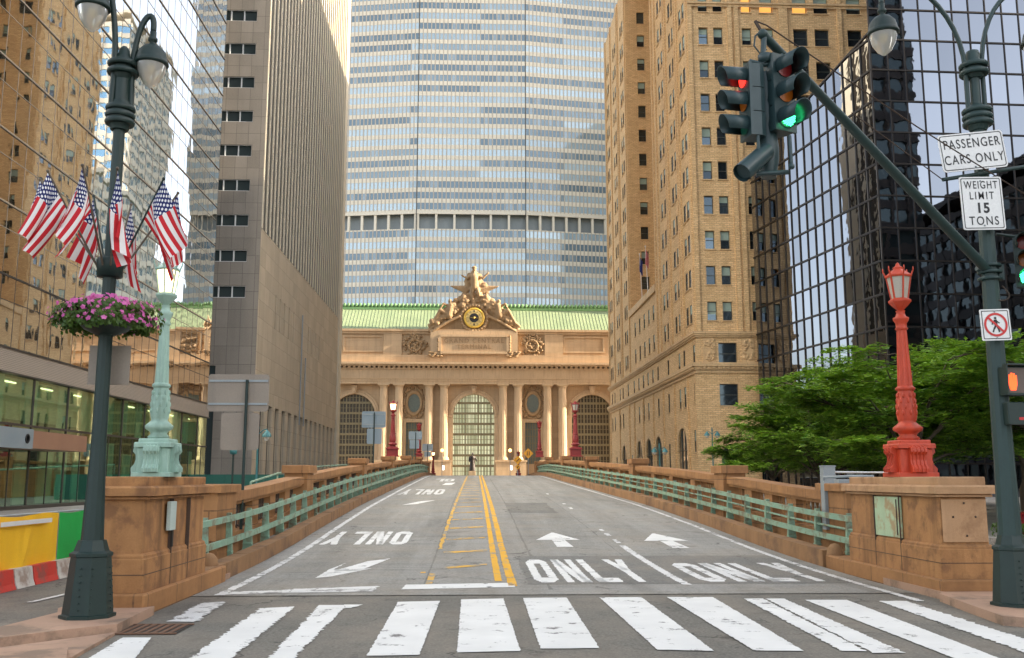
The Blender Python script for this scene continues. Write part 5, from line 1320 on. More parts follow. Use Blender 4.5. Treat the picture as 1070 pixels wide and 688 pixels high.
# mint door on the right one
ya_, yb_ = 17.0, 18.15
f = MB(); f.box(7.535, 7.575, ya_, yb_, .86, 1.57, 0, .008); dr = f.build('cabinet_door', dull('pale_mint_door', (.42, .55, .36), (.36, .47, .30), .5, 2, 0, .1, 30, .3, dirt=(.35, .18, .07), dsc=3), pdr, world=True)
f = MB(); 
for z in (1.0, 1.22, 1.45): f.tube([(7.53, yb_ - .04, z - .04), (7.53, yb_ - .04, z + .04)], .015, 6)
f.box(7.52, 7.534, ya_ + .12, ya_ + .14, .9, 1.53); f.build('hinge', M['iron'], dr, world=True)
# small box on the left one
f = MB(); f.box(-4.66, -4.59, 15.05, 15.32, 1.12, 1.55, 0, .01); bx = f.build('meter_box', dull('pale_grey_box', (.42, .50, .46), (.36, .43, .40), .5, 3), pdl, world=True)
f = MB(); f.box(-4.66, -4.63, 15.3, 15.36, .86, 1.11); f.build('recess', M['dark'], bx, world=True)
# rounded end stones of the kerbs
for x, y, lb in ((-4.86, 18.35, 'rounded brown stone bollard at the start of the left guardrail'), (7.64, 20.5, 'rounded brown stone bollard at the start of the right guardrail')):
    f = MB(); f.lathe([(.17, 0), (.175, .3), (.15, .42), (.08, .5), (.01, .52)], (0, 0, 0), 14); o = f.build('stone_bollard', M['kerb']); o.location = (x, y, .02); tag(o, lb, 'bollard')
# guard rail end plates
for (x, y, s_) in ((-4.62, 17.33, 1), ):
    pass

# ================================================================== CAST IRON LAMPS ON THE PEDESTALS
def iron_lamp(label, loc, mat, glassm, h=3.55, group=None, detail=True):
    t = thing('cast_iron_lamp', label, 'street lamp', loc, 0, group); k = h / 3.55
    f = MB()
    f.box(-.42, .42, -.42, .42, 0, .07, 0, .01); f.box(-.34, .34, -.34, .34, .071, .46, 0, .02); f.box(-.40, .40, -.40, .40, .461, .54, 0, .02); f.box(-.33, .33, -.33, .33, .541, .60, 0, .02)
    if detail:
        for a in range(4):
            Mr = Matrix.Rotation(a * math.pi / 2, 3, 'Z')
            pr = [(0, .0), (.16, 0), (.17, .06), (.10, .12), (.07, .2), (.08, .28), (.14, .33), (.12, .40), (.04, .42), (0, .40)]
            V = [Mr @ Vector((s_ * .17, -.34 - p[0], .072 + p[1])) for s_ in (-1, 1) for p in pr]; n = len(pr)
            f.add(V, [list(range(n)), list(range(2 * n - 1, n - 1, -1))] + [[i, (i + 1) % n, n + (i + 1) % n, n + i] for i in range(n)])
            for s_ in (-.12, -.04, .04, .12): f.tube([Mr @ Vector((s_, -.34 - p[0] - .008, .072 + p[1])) for p in pr[1:9]], .014, 5)
    f.build('base', mat, t)
    f = MB(); f.lathe([(.20, .60), (.24, .63), (.17, .68), (.20, .72), (.29, .76), (.30, .81), (.22, .86), (.17, .90), (.19, .94)], (0, 0, 0), 18); f.build('ring_neck', mat, t)
    f = MB(); f.lathe([(.19, .94), (.205, 1.0), (.20, 1.2), (.17, 1.38), (.16, 1.42)], (0, 0, 0), 16)
    if detail:
        for a in range(8):
            for z in (1.05, 1.15, 1.25, 1.34): th_ = a * .785 + (z * 3); f.ball(((.205 - (z - 1) * .08) * math.cos(th_), (.205 - (z - 1) * .08) * math.sin(th_), z), (.03, .03, .05), 4)
    f.lathe([(.17, 1.42), (.20, 1.44), (.20, 1.47), (.155, 1.5)], (0, 0, 0), 16)
    f.build('ornamented_drum', mat, t)
    f = MB(); f.lathe([(.155, 1.5), (.15, 1.6), (.105, 2.42), (.10, 2.45)], (0, 0, 0), 24, 0, 0, False, .10); f.build('fluted_shaft', mat, t)
    f = MB(); f.lathe([(.10, 2.44), (.14, 2.47), (.11, 2.50), (.115, 2.56), (.16, 2.62), (.165, 2.66), (.11, 2.68), (.085, 2.74), (.10, 2.78)], (0, 0, 0), 16); f.build('capital', mat, t)
    f = MB()
    f.lathe([(.05, 2.78), (.16, 2.86), (.235, 2.93), (.235, 2.96), (.18, 2.99)], (0, 0, 0), 6, 0, .52, False)
    for a in range(6):
        c, s_ = math.cos(a * math.pi / 3 + .52), math.sin(a * math.pi / 3 + .52)
        f.beam((.17 * c, .17 * s_, 2.98), (.25 * c, .25 * s_, 3.36), .03, .03); f.beam((.25 * c, .25 * s_, 3.36), (.30 * c, .30 * s_, 3.46), .022, .03); f.ball((.31 * c, .31 * s_, 3.49), (.016, .016, .045), 4)
    f.lathe([(.27, 3.355), (.285, 3.38), (.26, 3.40), (.13, 3.48), (.10, 3.50), (.105, 3.53), (.05, 3.56), (.03, 3.60), (.005, 3.62)], (0, 0, 0), 6, 0, .52, False)
    lt = f.build('lantern', mat, t)
    f = MB(); f.lathe([(.165, 2.985), (.24, 3.354)], (0, 0, 0), 6, 0, .52, False); f.build('glass', glassm, lt)
    if glassm is M['lampoff']: f = MB(); f.ball((0, 0, 3.1), (.05, .05, .08), 5); f.build('bulb', M['white'], lt)
    t.scale = (k, k, k); return t
iron_lamp('pale mint cast iron lamp with a lit lantern on the left granite pedestal', (-4.89, 15.2, 1.925), M['mintlamp'], M['lampwarm'], 3.45).scale = (.70, .70, .965)
iron_lamp('bright red cast iron lamp with unlit lantern on the right granite pedestal', (7.93, 17.35, 1.925), M['red'], M['lampoff'], 3.75).scale = (.86, .86, 1.10)
ctrL, ctrR = (lambda d: XL(d) - .95), (lambda d: XR(d) + 1.02)
far = iron_lamp('deep red lamp with a glowing lantern on the left balustrade before the terminal', (ctrL(64) + .25, 64, prof(64) + 1.85), M['redfar'], M['lampwarm'], 3.65, 'red lamps on the far balustrade piers', False)
xr1 = (602 - 495) / 1016 * 64
for lb, x, y, z, lit in (('deep red unlit lamp on the right balustrade before the right arched window', xr1, 64, prof(64) + 1.85, 0), ('small deep red lamp on the right balustrade before the right narrow window', 6.65, 98, prof(98) + 1.85, 0), ('small deep red lamp on the left balustrade near the crest, half hidden by sign backs', -5.55, 98, prof(98) + 1.6, 0), ('tiny red lamp beyond the crest, left of the central arch', -5.75, 138, 2.05, 1), ('tiny red lamp beyond the crest, right of the central arch behind the yellow arrow sign', 6.35, 138, 2.05, 0)):
    c = copytree(far); c.location = (x, y, z); c['label'] = lb
    if not lit:
        for o in c.children_recursive:
            if o.name.startswith('glass'): o.data = o.data.copy(); o.data.materials[0] = M['redfar'] if y > 90 else M['lampoff']

# ================================================================== SIGN BACKS ON THE LEFT
def signpost(label, d, x, tops, polez, mat, s=1.0, lean=0):
    z0 = prof(d) + (0 if x > XL(d) - .3 else .16); t = thing('road_sign', label, 'sign', (x, d, z0)); f = MB()
    f.tube([(0, 0, 0), (lean, 0, polez)], .035, 8); f.build('post', M['pole'], t)
    for dx, w_, zlo, zhi, br in tops:
        f = MB(); y = .06; b = .05
        f.prism([(dx - w_ / 2 + b, zlo), (dx + w_ / 2 - b, zlo), (dx + w_ / 2, zlo + b), (dx + w_ / 2, zhi - b), (dx + w_ / 2 - b, zhi), (dx - w_ / 2 + b, zhi), (dx - w_ / 2, zhi - b), (dx - w_ / 2, zlo + b)], y, y + .012, 'xz')
        p = f.build('sign_panel', mat, t)
        if br:
            f = MB()
            for z in (zlo + (zhi - zlo) * .2, zlo + (zhi - zlo) * .82): f.box(dx - w_ / 2 + .03, dx + w_ / 2 - .03, .035, .059, z - .025, z + .025)
            f.build('bracket', M['mech'], p)
    return t
def zat(px, py, Y): return at(px, py, Y).z
d = 23.0; x = at(254, 500, d).x; b_ = prof(d) + .16
signpost('backs of two large grey metal road signs on the nearest green post, left balustrade', d, x, [(at(248.5, 410, d).x - x, 1.44, zat(250, 430, d) - b_, zat(250, 391, d) - b_, 1), (at(250, 450, d).x - x, .90, zat(250, 470.5, d) - b_, zat(250, 431.5, d) - b_, 0)], zat(254, 397, d) - b_, M['signback'])
d = 55.0; x = at(390, 489, d).x; b_ = prof(d) + .16
signpost('backs of two grey blue road signs on a post left of the lit red lamp', d, x, [(at(390.5, 438, d).x - x, 1.35, zat(390, 447, d) - b_, zat(390, 430, d) - b_, 1), (at(391, 455, d).x - x, .84, zat(390, 464, d) - b_, zat(390, 448, d) - b_, 0)], zat(390, 431, d) - b_, M['signback2'])
d = 92.0; x = at(434, 480, d).x; b_ = prof(d) + .16
signpost('backs of two pale road signs in front of the left narrow window of the terminal', d, x, [(at(434, 456, d).x - x, 1.28, zat(434, 459.5, d) - b_, zat(434, 451, d) - b_, 0), (at(433, 465, d).x - x, .9, zat(434, 469, d) - b_, zat(434, 460, d) - b_, 0)], zat(434, 452, d) - b_, M['signback2'])
d = 118.0; x = at(446.7, 480, d).x; b_ = prof(d) + .16
signpost('dark blue grey sign backs on the farthest post beside the left terminal columns', d, x, [(0, 1.3, zat(447, 471.5, d) - b_, zat(447, 464, d) - b_, 0), (0, .8, zat(447, 477.5, d) - b_, zat(447, 472, d) - b_, 0)], zat(447, 464, d) - b_, M['mech'])
# orange diamond and yellow arrow signs beyond the crest
t = thing('road_sign', 'orange diamond warning sign on a post beyond the crest, right of the central arch', 'sign', (at(552, 490, 118).x, 118, prof(118)))
f = MB(); zc_ = zat(552, 474, 118) - prof(118); f.tube([(0, 0, 0), (0, 0, zc_ + .3)], .05, 6); f.build('post', M['mech'], t)
f = MB(); f.prism([(-.62, zc_), (0, zc_ - .62), (.62, zc_), (0, zc_ + .62)], -.08, -.06, 'xz'); p = f.build('sign_panel', M['yellowsign'], t)
f = MB(); f.box(-.16, -.09, -.095, -.081, zc_ - .25, zc_ + .25); f.box(.09, .16, -.095, -.081, zc_ - .25, zc_ + .25); f.build('symbol', M['black'], p)
t = thing('road_sign', 'two yellow arrow signs stacked on a post in front of a tiny red lamp', 'sign', (at(541, 490, 120).x, 120, prof(120)))
f = MB(); zc_ = zat(541, 481, 120) - prof(120); f.tube([(0, 0, 0), (0, 0, zc_ + .8)], .05, 6); f.build('post', M['mech'], t)
for o_, s_ in ((0, .55), (-.85, .36)):
    z = zc_ + o_; f = MB(); f.prism([(-s_, z), (0, z - s_), (s_, z), (0, z + s_)], -.08, -.06, 'xz'); p = f.build('sign_panel', M['yellowsign'], t)
    f = MB(); f.beam((-s_ * .3, -.09, z - s_ * .3), (s_ * .3, -.09, z + s_ * .3), .02, .1); f.build('arrow', M['black'], p)
# pedestrian lamps beyond the crest
for px, lb in ((462, 'small globe lamp lit orange beyond the crest, left of the central arch'), (533, 'small globe lamp lit orange beyond the crest, right of the central arch')):
    Y = 150; t = thing('globe_lamp', lb, 'lamp', (at(px, 480, Y).x, Y, prof(Y)), 0, 'lit globe lamps by the terminal'); z = zat(px, 471.5, Y) - prof(Y)
    f = MB(); f.tube([(0, 0, 0), (0, 0, z)], .05, 6); f.build('post', M['mech'], t)
    f = MB(); f.ball((0, 0, z + .1), .26, 6); f.build('globe', emis('orange_globe_light', (1, .45, .12), 2.5), t)
    f = MB(); zz = zat(px, 489, Y) - prof(Y); f.box(-.14 + .2, .14 + .2, -.1, .1, zz - .35, zz + .35, 0, .02); f.build('signal_box', emis('white_signal_light', (.9, .85, .8), 1.0), t)
# bronze statue before the central arch
Y = 205; t = thing('bronze_statue', 'dark bronze standing figure in a long coat on a stone plinth before the central arch', 'statue', (at(493.5, 495, Y).x, Y, 1.68)); f = MB()
zb_ = zat(493, 492.5, Y) - 1.68
f.box(-.75, .75, -.75, .75, 0, zb_, 0, .04); f.build('plinth', M['gctp'], t)
f = MB(); H = zat(493, 473, Y) - 1.68 - zb_; k = H / 2.0
def L(a, b, r0, r1): f.tube([Vector(a) * k + Vector((0, 0, zb_)), Vector(b) * k + Vector((0, 0, zb_))], [r0 * k, r1 * k], 8)
f.lathe([(.34 * k, 0), (.33 * k, .3 * k), (.28 * k, .8 * k), (.24 * k, 1.15 * k), (.28 * k, 1.45 * k), (.24 * k, 1.6 * k), (.09 * k, 1.68 * k), (.07 * k, 1.74 * k)], (0, 0, zb_), 12)
f.ball((0, 0, zb_ + 1.86 * k), (.11 * k, .12 * k, .145 * k), 6)
L((-.26, 0, 1.55), (-.36, -.05, 1.2), .09, .08); L((-.36, -.05, 1.2), (-.25, -.25, .95), .08, .06); L((.26, 0, 1.55), (.4, 0, 1.25), .09, .08); L((.4, 0, 1.25), (.5, -.2, 1.0), .08, .06)
o = f.build('figure', M['statue'], t); md = o.modifiers.new('fuse', 'REMESH'); md.mode = 'VOXEL'; md.voxel_size = .07; md.use_smooth_shade = True

# ================================================================== TWIN ARM STREET LAMPS
def lamphead(t, hang, label=None, s=1.0):
    """teardrop head hanging under point `hang` (local)"""
    hx = Vector(hang); f = MB(); c = hx
    f.lathe([(.02, 0), (.045, -.02), (.045, -.10), (.065, -.12), (.065, -.16), (.04, -.18), (.05, -.22), (.12, -.25), (.19, -.33), (.215, -.43), (.225, -.47), (.235, -.48), (.235, -.52), (.205, -.53)], c, 20)
    h = f.build('lamp_head', M['pole'], t)
    f = MB(); f.lathe([(.20, -.52), (.20, -.56), (.17, -.68), (.10, -.80), (.03, -.86), (.005, -.87)], c, 20); f.build('globe', M['globe'], h)
    f = MB(); f.lathe([(.02, -.50), (.09, -.52), (.08, -.60), (.04, -.66), (.005, -.68)], c, 12); f.build('bulb', dull('amber_reflector', (.5, .38, .12), (.6, .45, .2), .3), h)
    f = MB(); f.lathe([(.03, .0), (.035, .03), (.025, .06), (.004, .07)], c + Vector((0, 0, .02)), 8); f.build('sensor', emis('orange_sensor_cap', (1, .15, .02), .25), h)
    return h
def arcpts(a, up, over, drop, n=12, side=Vector((1, 0, 0))):
    """rise from a, bend over sideways, come down"""
    P = [Vector(a), Vector(a) + Vector((0, 0, up))]
    c = Vector(a) + Vector((0, 0, up)) + side * (over / 2)
    for i in range(1, n + 1):
        t = math.pi * (1 - i / n); P.append(c + side * (over / 2) * math.cos(t) + Vector((0, 0, over * .5 * math.sin(t))))
    P.append(P[-1] - Vector((0, 0, drop))); return P
def goose(a, rise, over, peak, sd):
    P = [Vector(a), Vector(a) + Vector((0, 0, .12))]
    for i in range(1, 15):
        s_ = i / 14; P.append(Vector(a) + sd * over * (1 - math.cos(math.pi * s_)) / 2 + Vector((0, 0, .12 + (rise - .12) * math.sin(math.pi / 2 * s_) + peak * math.sin(math.pi * s_))))
    P.append(P[-1] - Vector((0, 0, .07))); return P
def base_oct(t, mat, h0=1.0, r0=.30):
    f = MB(); k = 1
    f.lathe([(r0 * 1.12, 0), (r0 * 1.12, .04), (r0, .05), (r0 * .80, h0 * .78), (r0 * .86, h0 * .79), (r0 * .86, h0 * .83), (r0 * .70, h0 * .86), (r0 * .56, h0 * 1.0)], (0, 0, 0), 8, 0, .39, False)
    b = f.build('base', mat, t)
    f = MB()
    for q in range(3):
        Mr = Matrix.Rotation(q * math.pi / 2 + .2, 3, 'Z')
        for s_ in (-1, 1):
            for z in np.arange(.12, h0 * .72, .085):
                r = (r0 + (r0 * .8 - r0) * z / (h0 * .78)) * .965; p = Mr @ Vector((s_ * .075, -r, z)); f.ball(p, .012, 3)
    f.build('rivets', mat, b)
    return b
# ---- left pole
bl = G0(88, 646, .12); LPx, LPy = bl[0], bl[1] + .1
LP = thing('street_lamp', 'tall dark green twin-arm lamp post at left holding flags and a flower basket', 'street lamp', (LPx, LPy, .12))
base_oct(LP, M['pole'], .98, .31)
lz = lambda py, px=105: at(px, py, LPy).z - .12
zcol1, zcol2 = lz(122), lz(75)
f = MB(); f.lathe([(.145, .97), (.098, 2.2), (.078, zcol1 - .2)], (0, 0, 0), 12, 0, 0, False); f.tube([(0, 0, zcol1), (0, 0, zcol2 + .15)], .11, 12); f.build('shaft', M['pole'], LP)
f = MB()
for z in (zcol1 - .12, zcol1 - .02, zcol1 + .08): f.lathe([(.19, 0), (.20, .02), (.20, .05), (.19, .07)], (0, 0, z), 18)
f.lathe([(.12, 0), (.14, .08), (.165, .12), (.165, .3), (.14, .36), (.12, .42)], (0, 0, zcol1 - .2), 16); f.build('collar', M['pole'], LP)
f = MB()
for z in (zcol2 - .05, zcol2 + .07): f.lathe([(.20, 0), (.215, .02), (.215, .05), (.20, .07)], (0, 0, z), 18)
f.lathe([(.11, 0), (.15, .08), (.15, .28), (.09, .34), (.07, .45), (.03, .5)], (0, 0, zcol2 - .12), 16); f.build('collar', M['pole'], LP)
ra = Vector((.85, .2, 0)).normalized(); la = Vector((-.80, -.6, 0)).normalized()
for sd, up, ov, dz in ((ra, .84, .25, .16), (la, 1.5, .34, .2)):
    A = goose(Vector((0, 0, zcol2 - .1)) + sd * .12, up, ov, dz + .12, sd); f = MB(); f.tube([Vector((0, 0, zcol1 - .1)) + sd * .14] + A, .042, 10); arm = f.build('arm', M['pole'], LP)
    lamphead(LP, A[-1])
f = MB(); zs_ = lz(380); w_ = .27
f.prism([(-.28, zs_ - .27), (.28, zs_ - .27), (.28, zs_ + .27), (-.28, zs_ + .27)], .19, .205, 'xz'); f.build('sign_back', M['signback'], LP)
zb2 = lz(280); f = MB(); f.lathe([(.12, -.14), (.165, -.13), (.17, -.02), (.18, 0), (.18, .1), (.165, .13), (.13, .14)], (0, 0, zb2), 18)
f.build('flag_bracket', M['pole'], LP)
# flags
def flagmat():
    m, t, b = newmat('striped_flag_cloth'); c = N(t, 'ShaderNodeTexCoord'); s = N(t, 'ShaderNodeSeparateXYZ'); t.links.new(c.outputs['UV'], s.inputs[0])
    def mth(op, a, b_=None, c_=None):
        n = N(t, 'ShaderNodeMath', operation=op)
        for i, v in enumerate((a, b_, c_)):
            if v is None: continue
            if isinstance(v, (int, float)): n.inputs[i].default_value = v
            else: t.links.new(v, n.inputs[i])
        return n.outputs[0]
    U, V = s.outputs[0], s.outputs[1]
    st = mth('MODULO', mth('FLOOR', mth('MULTIPLY', V, 13)), 2)      # 0 = red at bottom
    col = mixc(t, st, (.55, .015, .025), (.80, .78, .76))
    can = mth('MULTIPLY', mth('LESS_THAN', U, .42), mth('GREATER_THAN', V, 6 / 13))
    su = mth('MULTIPLY', U, 11 / .42 / 2); sv = mth('MULTIPLY', mth('SUBTRACT', V, 6 / 13), 9 / (7 / 13) / 2)
    row = mth('FLOOR', mth('MULTIPLY', sv, 2)); su2 = mth('ADD', su, mth('MULTIPLY', mth('MODULO', row, 2), .5))
    fu = mth('SUBTRACT', mth('FRACT', su2), .5); fv = mth('SUBTRACT', mth('FRACT', mth('MULTIPLY', sv, 2)), .5)
    rr_ = mth('ADD', mth('MULTIPLY', fu, fu), mth('MULTIPLY', mth('MULTIPLY', fv, fv), .45))
    star = mth('LESS_THAN', rr_, .07)
    blue = mixc(t, star, (.012, .022, .13), (.8, .8, .8)); col = mixc(t, can, col, blue)
    t.links.new(col, b.inputs['Base Color']); b.inputs['Roughness'].default_value = .8
    tr = N(t, 'ShaderNodeBsdfTranslucent'); t.links.new(col, tr.inputs[0]); mx = N(t, 'ShaderNodeMixShader'); mx.inputs[0].default_value = .2
    out = t.nodes['Material Output']; t.links.new(b.outputs[0], mx.inputs[1]); t.links.new(tr.outputs[0], mx.inputs[2]); t.links.new(mx.outputs[0], out.inputs[0]); return m
M['flag'] = flagmat()
M['stick'] = dull('flag_pole_wood', (.08, .06, .04), (.16, .12, .08), .5)
FL_ = [((42, 188), .25, 'striped national flag farthest left in the cluster on the lamp post'), ((50, 179), -.5, 'large striped national flag at the front left of the cluster'), ((86, 173), -.75, 'upright striped national flag just left of the lamp post shaft'), ((98, 205), .65, 'short striped national flag behind the left side of the lamp post shaft'), ((122.6, 176), -.7, 'striped national flag overlapping the lamp post shaft on its right'), ((137, 214), .7, 'narrow hanging striped national flag right of the shaft, lowest tip of all'), ((171, 187), -.35, 'striped national flag on the dark pole leaning right toward the mint lamp'), ((186, 202), .3, 'striped national flag farthest right in the cluster, above the mint lamp')]
q = random.Random(12)
for i, ((px, py), dy, lb) in enumerate(FL_):
    tip = at(px, py, LPy + dy); bs = Vector((LPx, LPy, .12 + zb2)); dv = tip - bs; hd = Vector((dv.x, dv.y, 0)).normalized(); st_ = bs + hd * .17
    t = thing('flag', lb, 'flag', st_, 0, 'national flags fanned out around the lamp post'); L0 = tip - st_; f = MB(); f.tube([(0, 0, 0), L0], .014, 6); f.ball(L0, .024, 4); f.build('flagpole', M['pole'] if i in (6, 3) else M['stick'], t)
    pd = L0.normalized(); hoist, fly = .62, 1.02; nu, nv = 26, 16; V = []; UVs = []
    side = -1 if px < 108 else 1
    out_ = Vector((hd.x, hd.y, 0)); drift = Vector((side * .22, 0, 0)) + out_ * .10; wv = pd.cross(Vector((0, 0, 1))).normalized()
    ph = q.uniform(0, 6); nf = q.uniform(2.0, 3.4); gat = q.uniform(.30, .72); lean_ = q.uniform(.3, 1.25); fly = q.uniform(.9, 1.1); tw_ = q.uniform(-.10, .10)
    for b_ in range(nv + 1):
        v = b_ / nv; anchor = L0 - pd * (hoist * (1 - v)) * 1.0
        for a in range(nu + 1):
            u = a / nu
            # cloth hangs from the pole: gathers toward the vertical under the upper corner
            g_ = 1 - gat * u ** .7
            top = L0; base = top + (anchor - top) * g_
            p = base + Vector((0, 0, -1)) * (fly * u * (.86 + .1 * (1 - v))) + drift * lean_ * (fly * u * (.4 + .6 * u)) + wv * tw_ * u * u * math.sin(v * 4 + i)
            amp = (.06 + .05 * gat) * min(1, u * 2.2)
            p += wv * amp * math.sin(ph + v * 6.28 * nf * .5 + u * 1.5) + out_ * amp * .5 * math.cos(ph * 1.3 + v * 6.28 * nf * .5 + u)
            V.append(p); UVs.append((u, v))
    f = MB(); w1 = nu + 1; f.add(V, [[b_ * w1 + a, b_ * w1 + a + 1, (b_ + 1) * w1 + a + 1, (b_ + 1) * w1 + a] for b_ in range(nv) for a in range(nu)], 0, True)
    o = f.build('cloth', M['flag'], t); ul = o.data.uv_layers[0].data
    for lp in o.data.loops: ul[lp.index].uv = UVs[lp.vertex_index]
# flower basket
zb3 = lz(330); t = thing('flower_basket', 'round basket of pink flowers and trailing leaves around the dark green lamp post', 'flower basket', (LPx, LPy, .12 + zb3))
f = MB(); f.lathe([(.12, -.27), (.28, -.20), (.42, -.05), (.46, .06), (.44, .07), (.38, -.04), (.14, -.22)], (0, 0, 0), 22); f.build('bowl', M['pole'], t)
q = random.Random(8); V = []; F = []
def spray(n, size, rx, zc_, rz, jitter=0, hang=.3):
    V = []; F = []
    for i in range(n):
        t_ = q.uniform(0, 6.283); cp = q.uniform(-.55, 1); r = (1 - max(0, cp) ** 2) ** .5; k = q.uniform(.7, 1.04)
        lump = 1 + .10 * math.sin(t_ * 5 + 1) + .07 * math.sin(t_ * 9)
        p = Vector((rx * r * k * lump * math.cos(t_), rx * r * k * lump * math.sin(t_), zc_ + rz * cp * k - (hang * r * r * q.random() if cp < .2 else 0)))
        s_ = size * q.uniform(.6, 1.2); n_ = (p.normalized() + Vector((q.uniform(-.7, .7), q.uniform(-.7, .7), q.uniform(-.4, .9)))).normalized(); a = n_.cross(Vector((q.random(), q.random(), q.random()))).normalized() * s_; b_ = n_.cross(a).normalized() * s_ * .7
        yield p, a, b_, n_
f = MB()
for p, a, b_, n_ in spray(5200, .034, .62, .0, .20, hang=.14): f.add([p - a, p + b_, p + a, p - b_], [[0, 1, 2, 3]])
f.build('foliage', M['leaf2'], t)
f = MB()
for p, a, b_, n_ in spray(640, .036, .62, .03, .23, hang=.06):
    p = p * 1.04; c = p + n_ * .006; b2 = n_.cross(a).normalized() * a.length; ring = [p + a * math.cos(k * .628) * (1 if k % 2 else .72) + b2 * math.sin(k * .628) * (1 if k % 2 else .72) for k in range(10)]
    f.add([c] + ring, [[0, k + 1, (k + 1) % 10 + 1] for k in range(10)])
f.build('flowers', M['petal'], t)['kind'] = 'stuff'

# ---- right pole
br_ = G0(1066, 634, .12); RPx, RPy = br_[0], br_[1] + .12
RP = thing('street_lamp', 'tall grey green twin-arm lamp post at right carrying the traffic signals and white signs', 'street lamp', (RPx, RPy, .12))
base_oct(RP, M['pole'], .98, .29)
rz_ = lambda py, px=1012: at(px, py, RPy).z - .12
zc1, zc2 = rz_(124), rz_(76)
f = MB(); f.lathe([(.16, .97), (.14, 2.0), (.095, zc1 - .2)], (0, 0, 0), 12, 0, 0, False); f.tube([(0, 0, zc1), (0, 0, zc2 + .15)], .075, 12); f.build('shaft', M['poleL'], RP)
f = MB()
for z in (zc1 - .12, zc1 - .02, zc1 + .08): f.lathe([(.205, 0), (.22, .02), (.22, .05), (.205, .07)], (0, 0, z), 18)
f.lathe([(.12, 0), (.16, .08), (.185, .12), (.185, .3), (.15, .36), (.08, .42)], (0, 0, zc1 - .2), 16); f.build('collar', M['poleL'], RP)
f = MB()
for z in (zc2 - .05, zc2 + .07): f.lathe([(.20, 0), (.215, .02), (.215, .05), (.20, .07)], (0, 0, z), 18)
f.lathe([(.10, 0), (.15, .06), (.15, .24), (.10, .28), (.10, .40), (.09, .44), (.03, .47)], (0, 0, zc2 - .1), 16); f.build('collar', M['poleL'], RP)
sdl, sdr = Vector((-1, -.1, 0)).normalized(), Vector((1, .1, 0)).normalized()
for sd, up, ov in ((sdl, 1.22, 1.32), (sdr, 1.22, .98)):
    A = goose(Vector((0, 0, zc2 - .1)) + sd * .14, up, ov, .5, sd); f = MB(); f.tube([Vector((0, 0, zc1)) + sd * .14] + A, .036, 10); f.build('arm', M['poleL'], RP); lamphead(RP, A[-1])
# mast arm
tipY = 10.9; tip = at(797, 36, tipY); root = Vector((RPx, RPy, at(1037, 285, RPy).z))
loc = lambda p: Vector(p) - Vector((RPx, RPy, .12))
dv = (root - tip).normalized(); n_ = 14
f = MB(); pts = [loc(tip + (root - tip) * i / n_) for i in range(n_ + 1)]; f.tube(pts, [.055 + .02 * i / n_ for i in range(n_ + 1)], 12); f.ball(pts[0], .065, 6)
f.build('mast_arm', M['poleL'], RP)
f = MB(); rz0 = root.z - .12
for z in (-.10, 0, .10): f.lathe([(.165, -.02), (.175, 0), (.165, .02)], (0, 0, rz0 + z), 16)
f.tube([loc(root), loc(root) + Vector((-.16, -.02, .1))], .09, 10); f.box(.12, .2, -.05, .05, rz0 - .12, rz0 + .12); f.build('clamp', M['poleL'], RP)
w1 = at(789, 22, tipY); w2 = at(1090, 215, RPy + .5); f = MB()
f.tube([loc(w1), loc(tip + Vector((.05, 0, .12))), loc((w1 + w2) / 2 - Vector((0, 0, .03))), loc(w2)], .010, 5)
f.tube([loc(at(890, 118, 11.6)), loc(at(985, 188, RPy - .1))], .008, 5)
f.beam(loc(tip), loc(w1), .03, .03); f.build('guy_wires', M['iron'], RP)
f = MB(); f.tube([loc(at(985, 188, RPy - .15)), loc(at(1080, 173, RPy - .1))], .03, 8); f.build('cross_bar', M['poleL'], RP)
f = MB(); cpts = [Vector((.12, -.1, rz_(300))) + Vector((.10 * math.sin(t * .6), 0, -.12 * math.sin(t * .35) - .02 * t)) for t in range(9)]; f.tube(cpts, .012, 5); f.build('cable', M['iron'], RP)

# ---- signs on the right pole
def flatsign(label, cpx, cpy, Y, w_, h_, roll=0, yaw=0, r=.05):
    c = at(cpx, cpy, Y); t = thing('road_sign', label, 'sign', c, rad(yaw)); t.rotation_euler = (0, rad(roll), rad(yaw))
    def rr_(w, h, r_): 
        o = []
        for sx_, sz_, a0 in ((1, 1, 0), (-1, 1, 90), (-1, -1, 180), (1, -1, 270)):
            for k in range(5): a = rad(a0 + k * 22.5); o.append((sx_ * (w / 2 - r_) + r_ * math.cos(a), sz_ * (h / 2 - r_) + r_ * math.sin(a)))
        return o
    f = MB(); f.prism(rr_(w_, h_, r), 0, .012, 'xz'); p = f.build('sign_panel', M['signw'], t)
    f = MB(); o1, o2 = rr_(w_ - .04, h_ - .04, r * .8), rr_(w_ - .065, h_ - .065, r * .65); n = len(o1)
    f.add([(a, -.0015, b) for a, b in o1] + [(a, -.0015, b) for a, b in o2], [[i, (i + 1) % n, n + (i + 1) % n, n + i] for i in range(n)]); f.build('border', M['black'], p)
    f = MB(); 
    for z in (h_ * .42, -h_ * .42): f.ball((0, -.002, z), .014, 4)
    f.box(-.04, .04, .013, .05, -h_ * .4, h_ * .4); f.build('bolts', M['mech'], t)
    return t, p
Ys = RPy - .24
def txt(p, s, size, z, bold=.006, sx=.86, sp=1.12, x=0): text_mesh(s, size, M['black'], p, (x, -.003, z), (rad(90), 0, 0), .001, bold=bold, sx=sx, sp=sp)
pxm = 1 / 1016 * math.sqrt(Ys * Ys + 30) * 1.02
t, p = flatsign('white sign reading PASSENGER CARS ONLY, tilted, upper one on the right lamp post', 1016.5, 158, Ys, 1.0, .58, -6.5, 0, .05)
txt(p, 'PASSENGER', .20, .12, sp=1.18, sx=.74, bold=.001); txt(p, 'CARS ONLY', .20, -.12, sp=1.2, sx=.74, bold=.001)
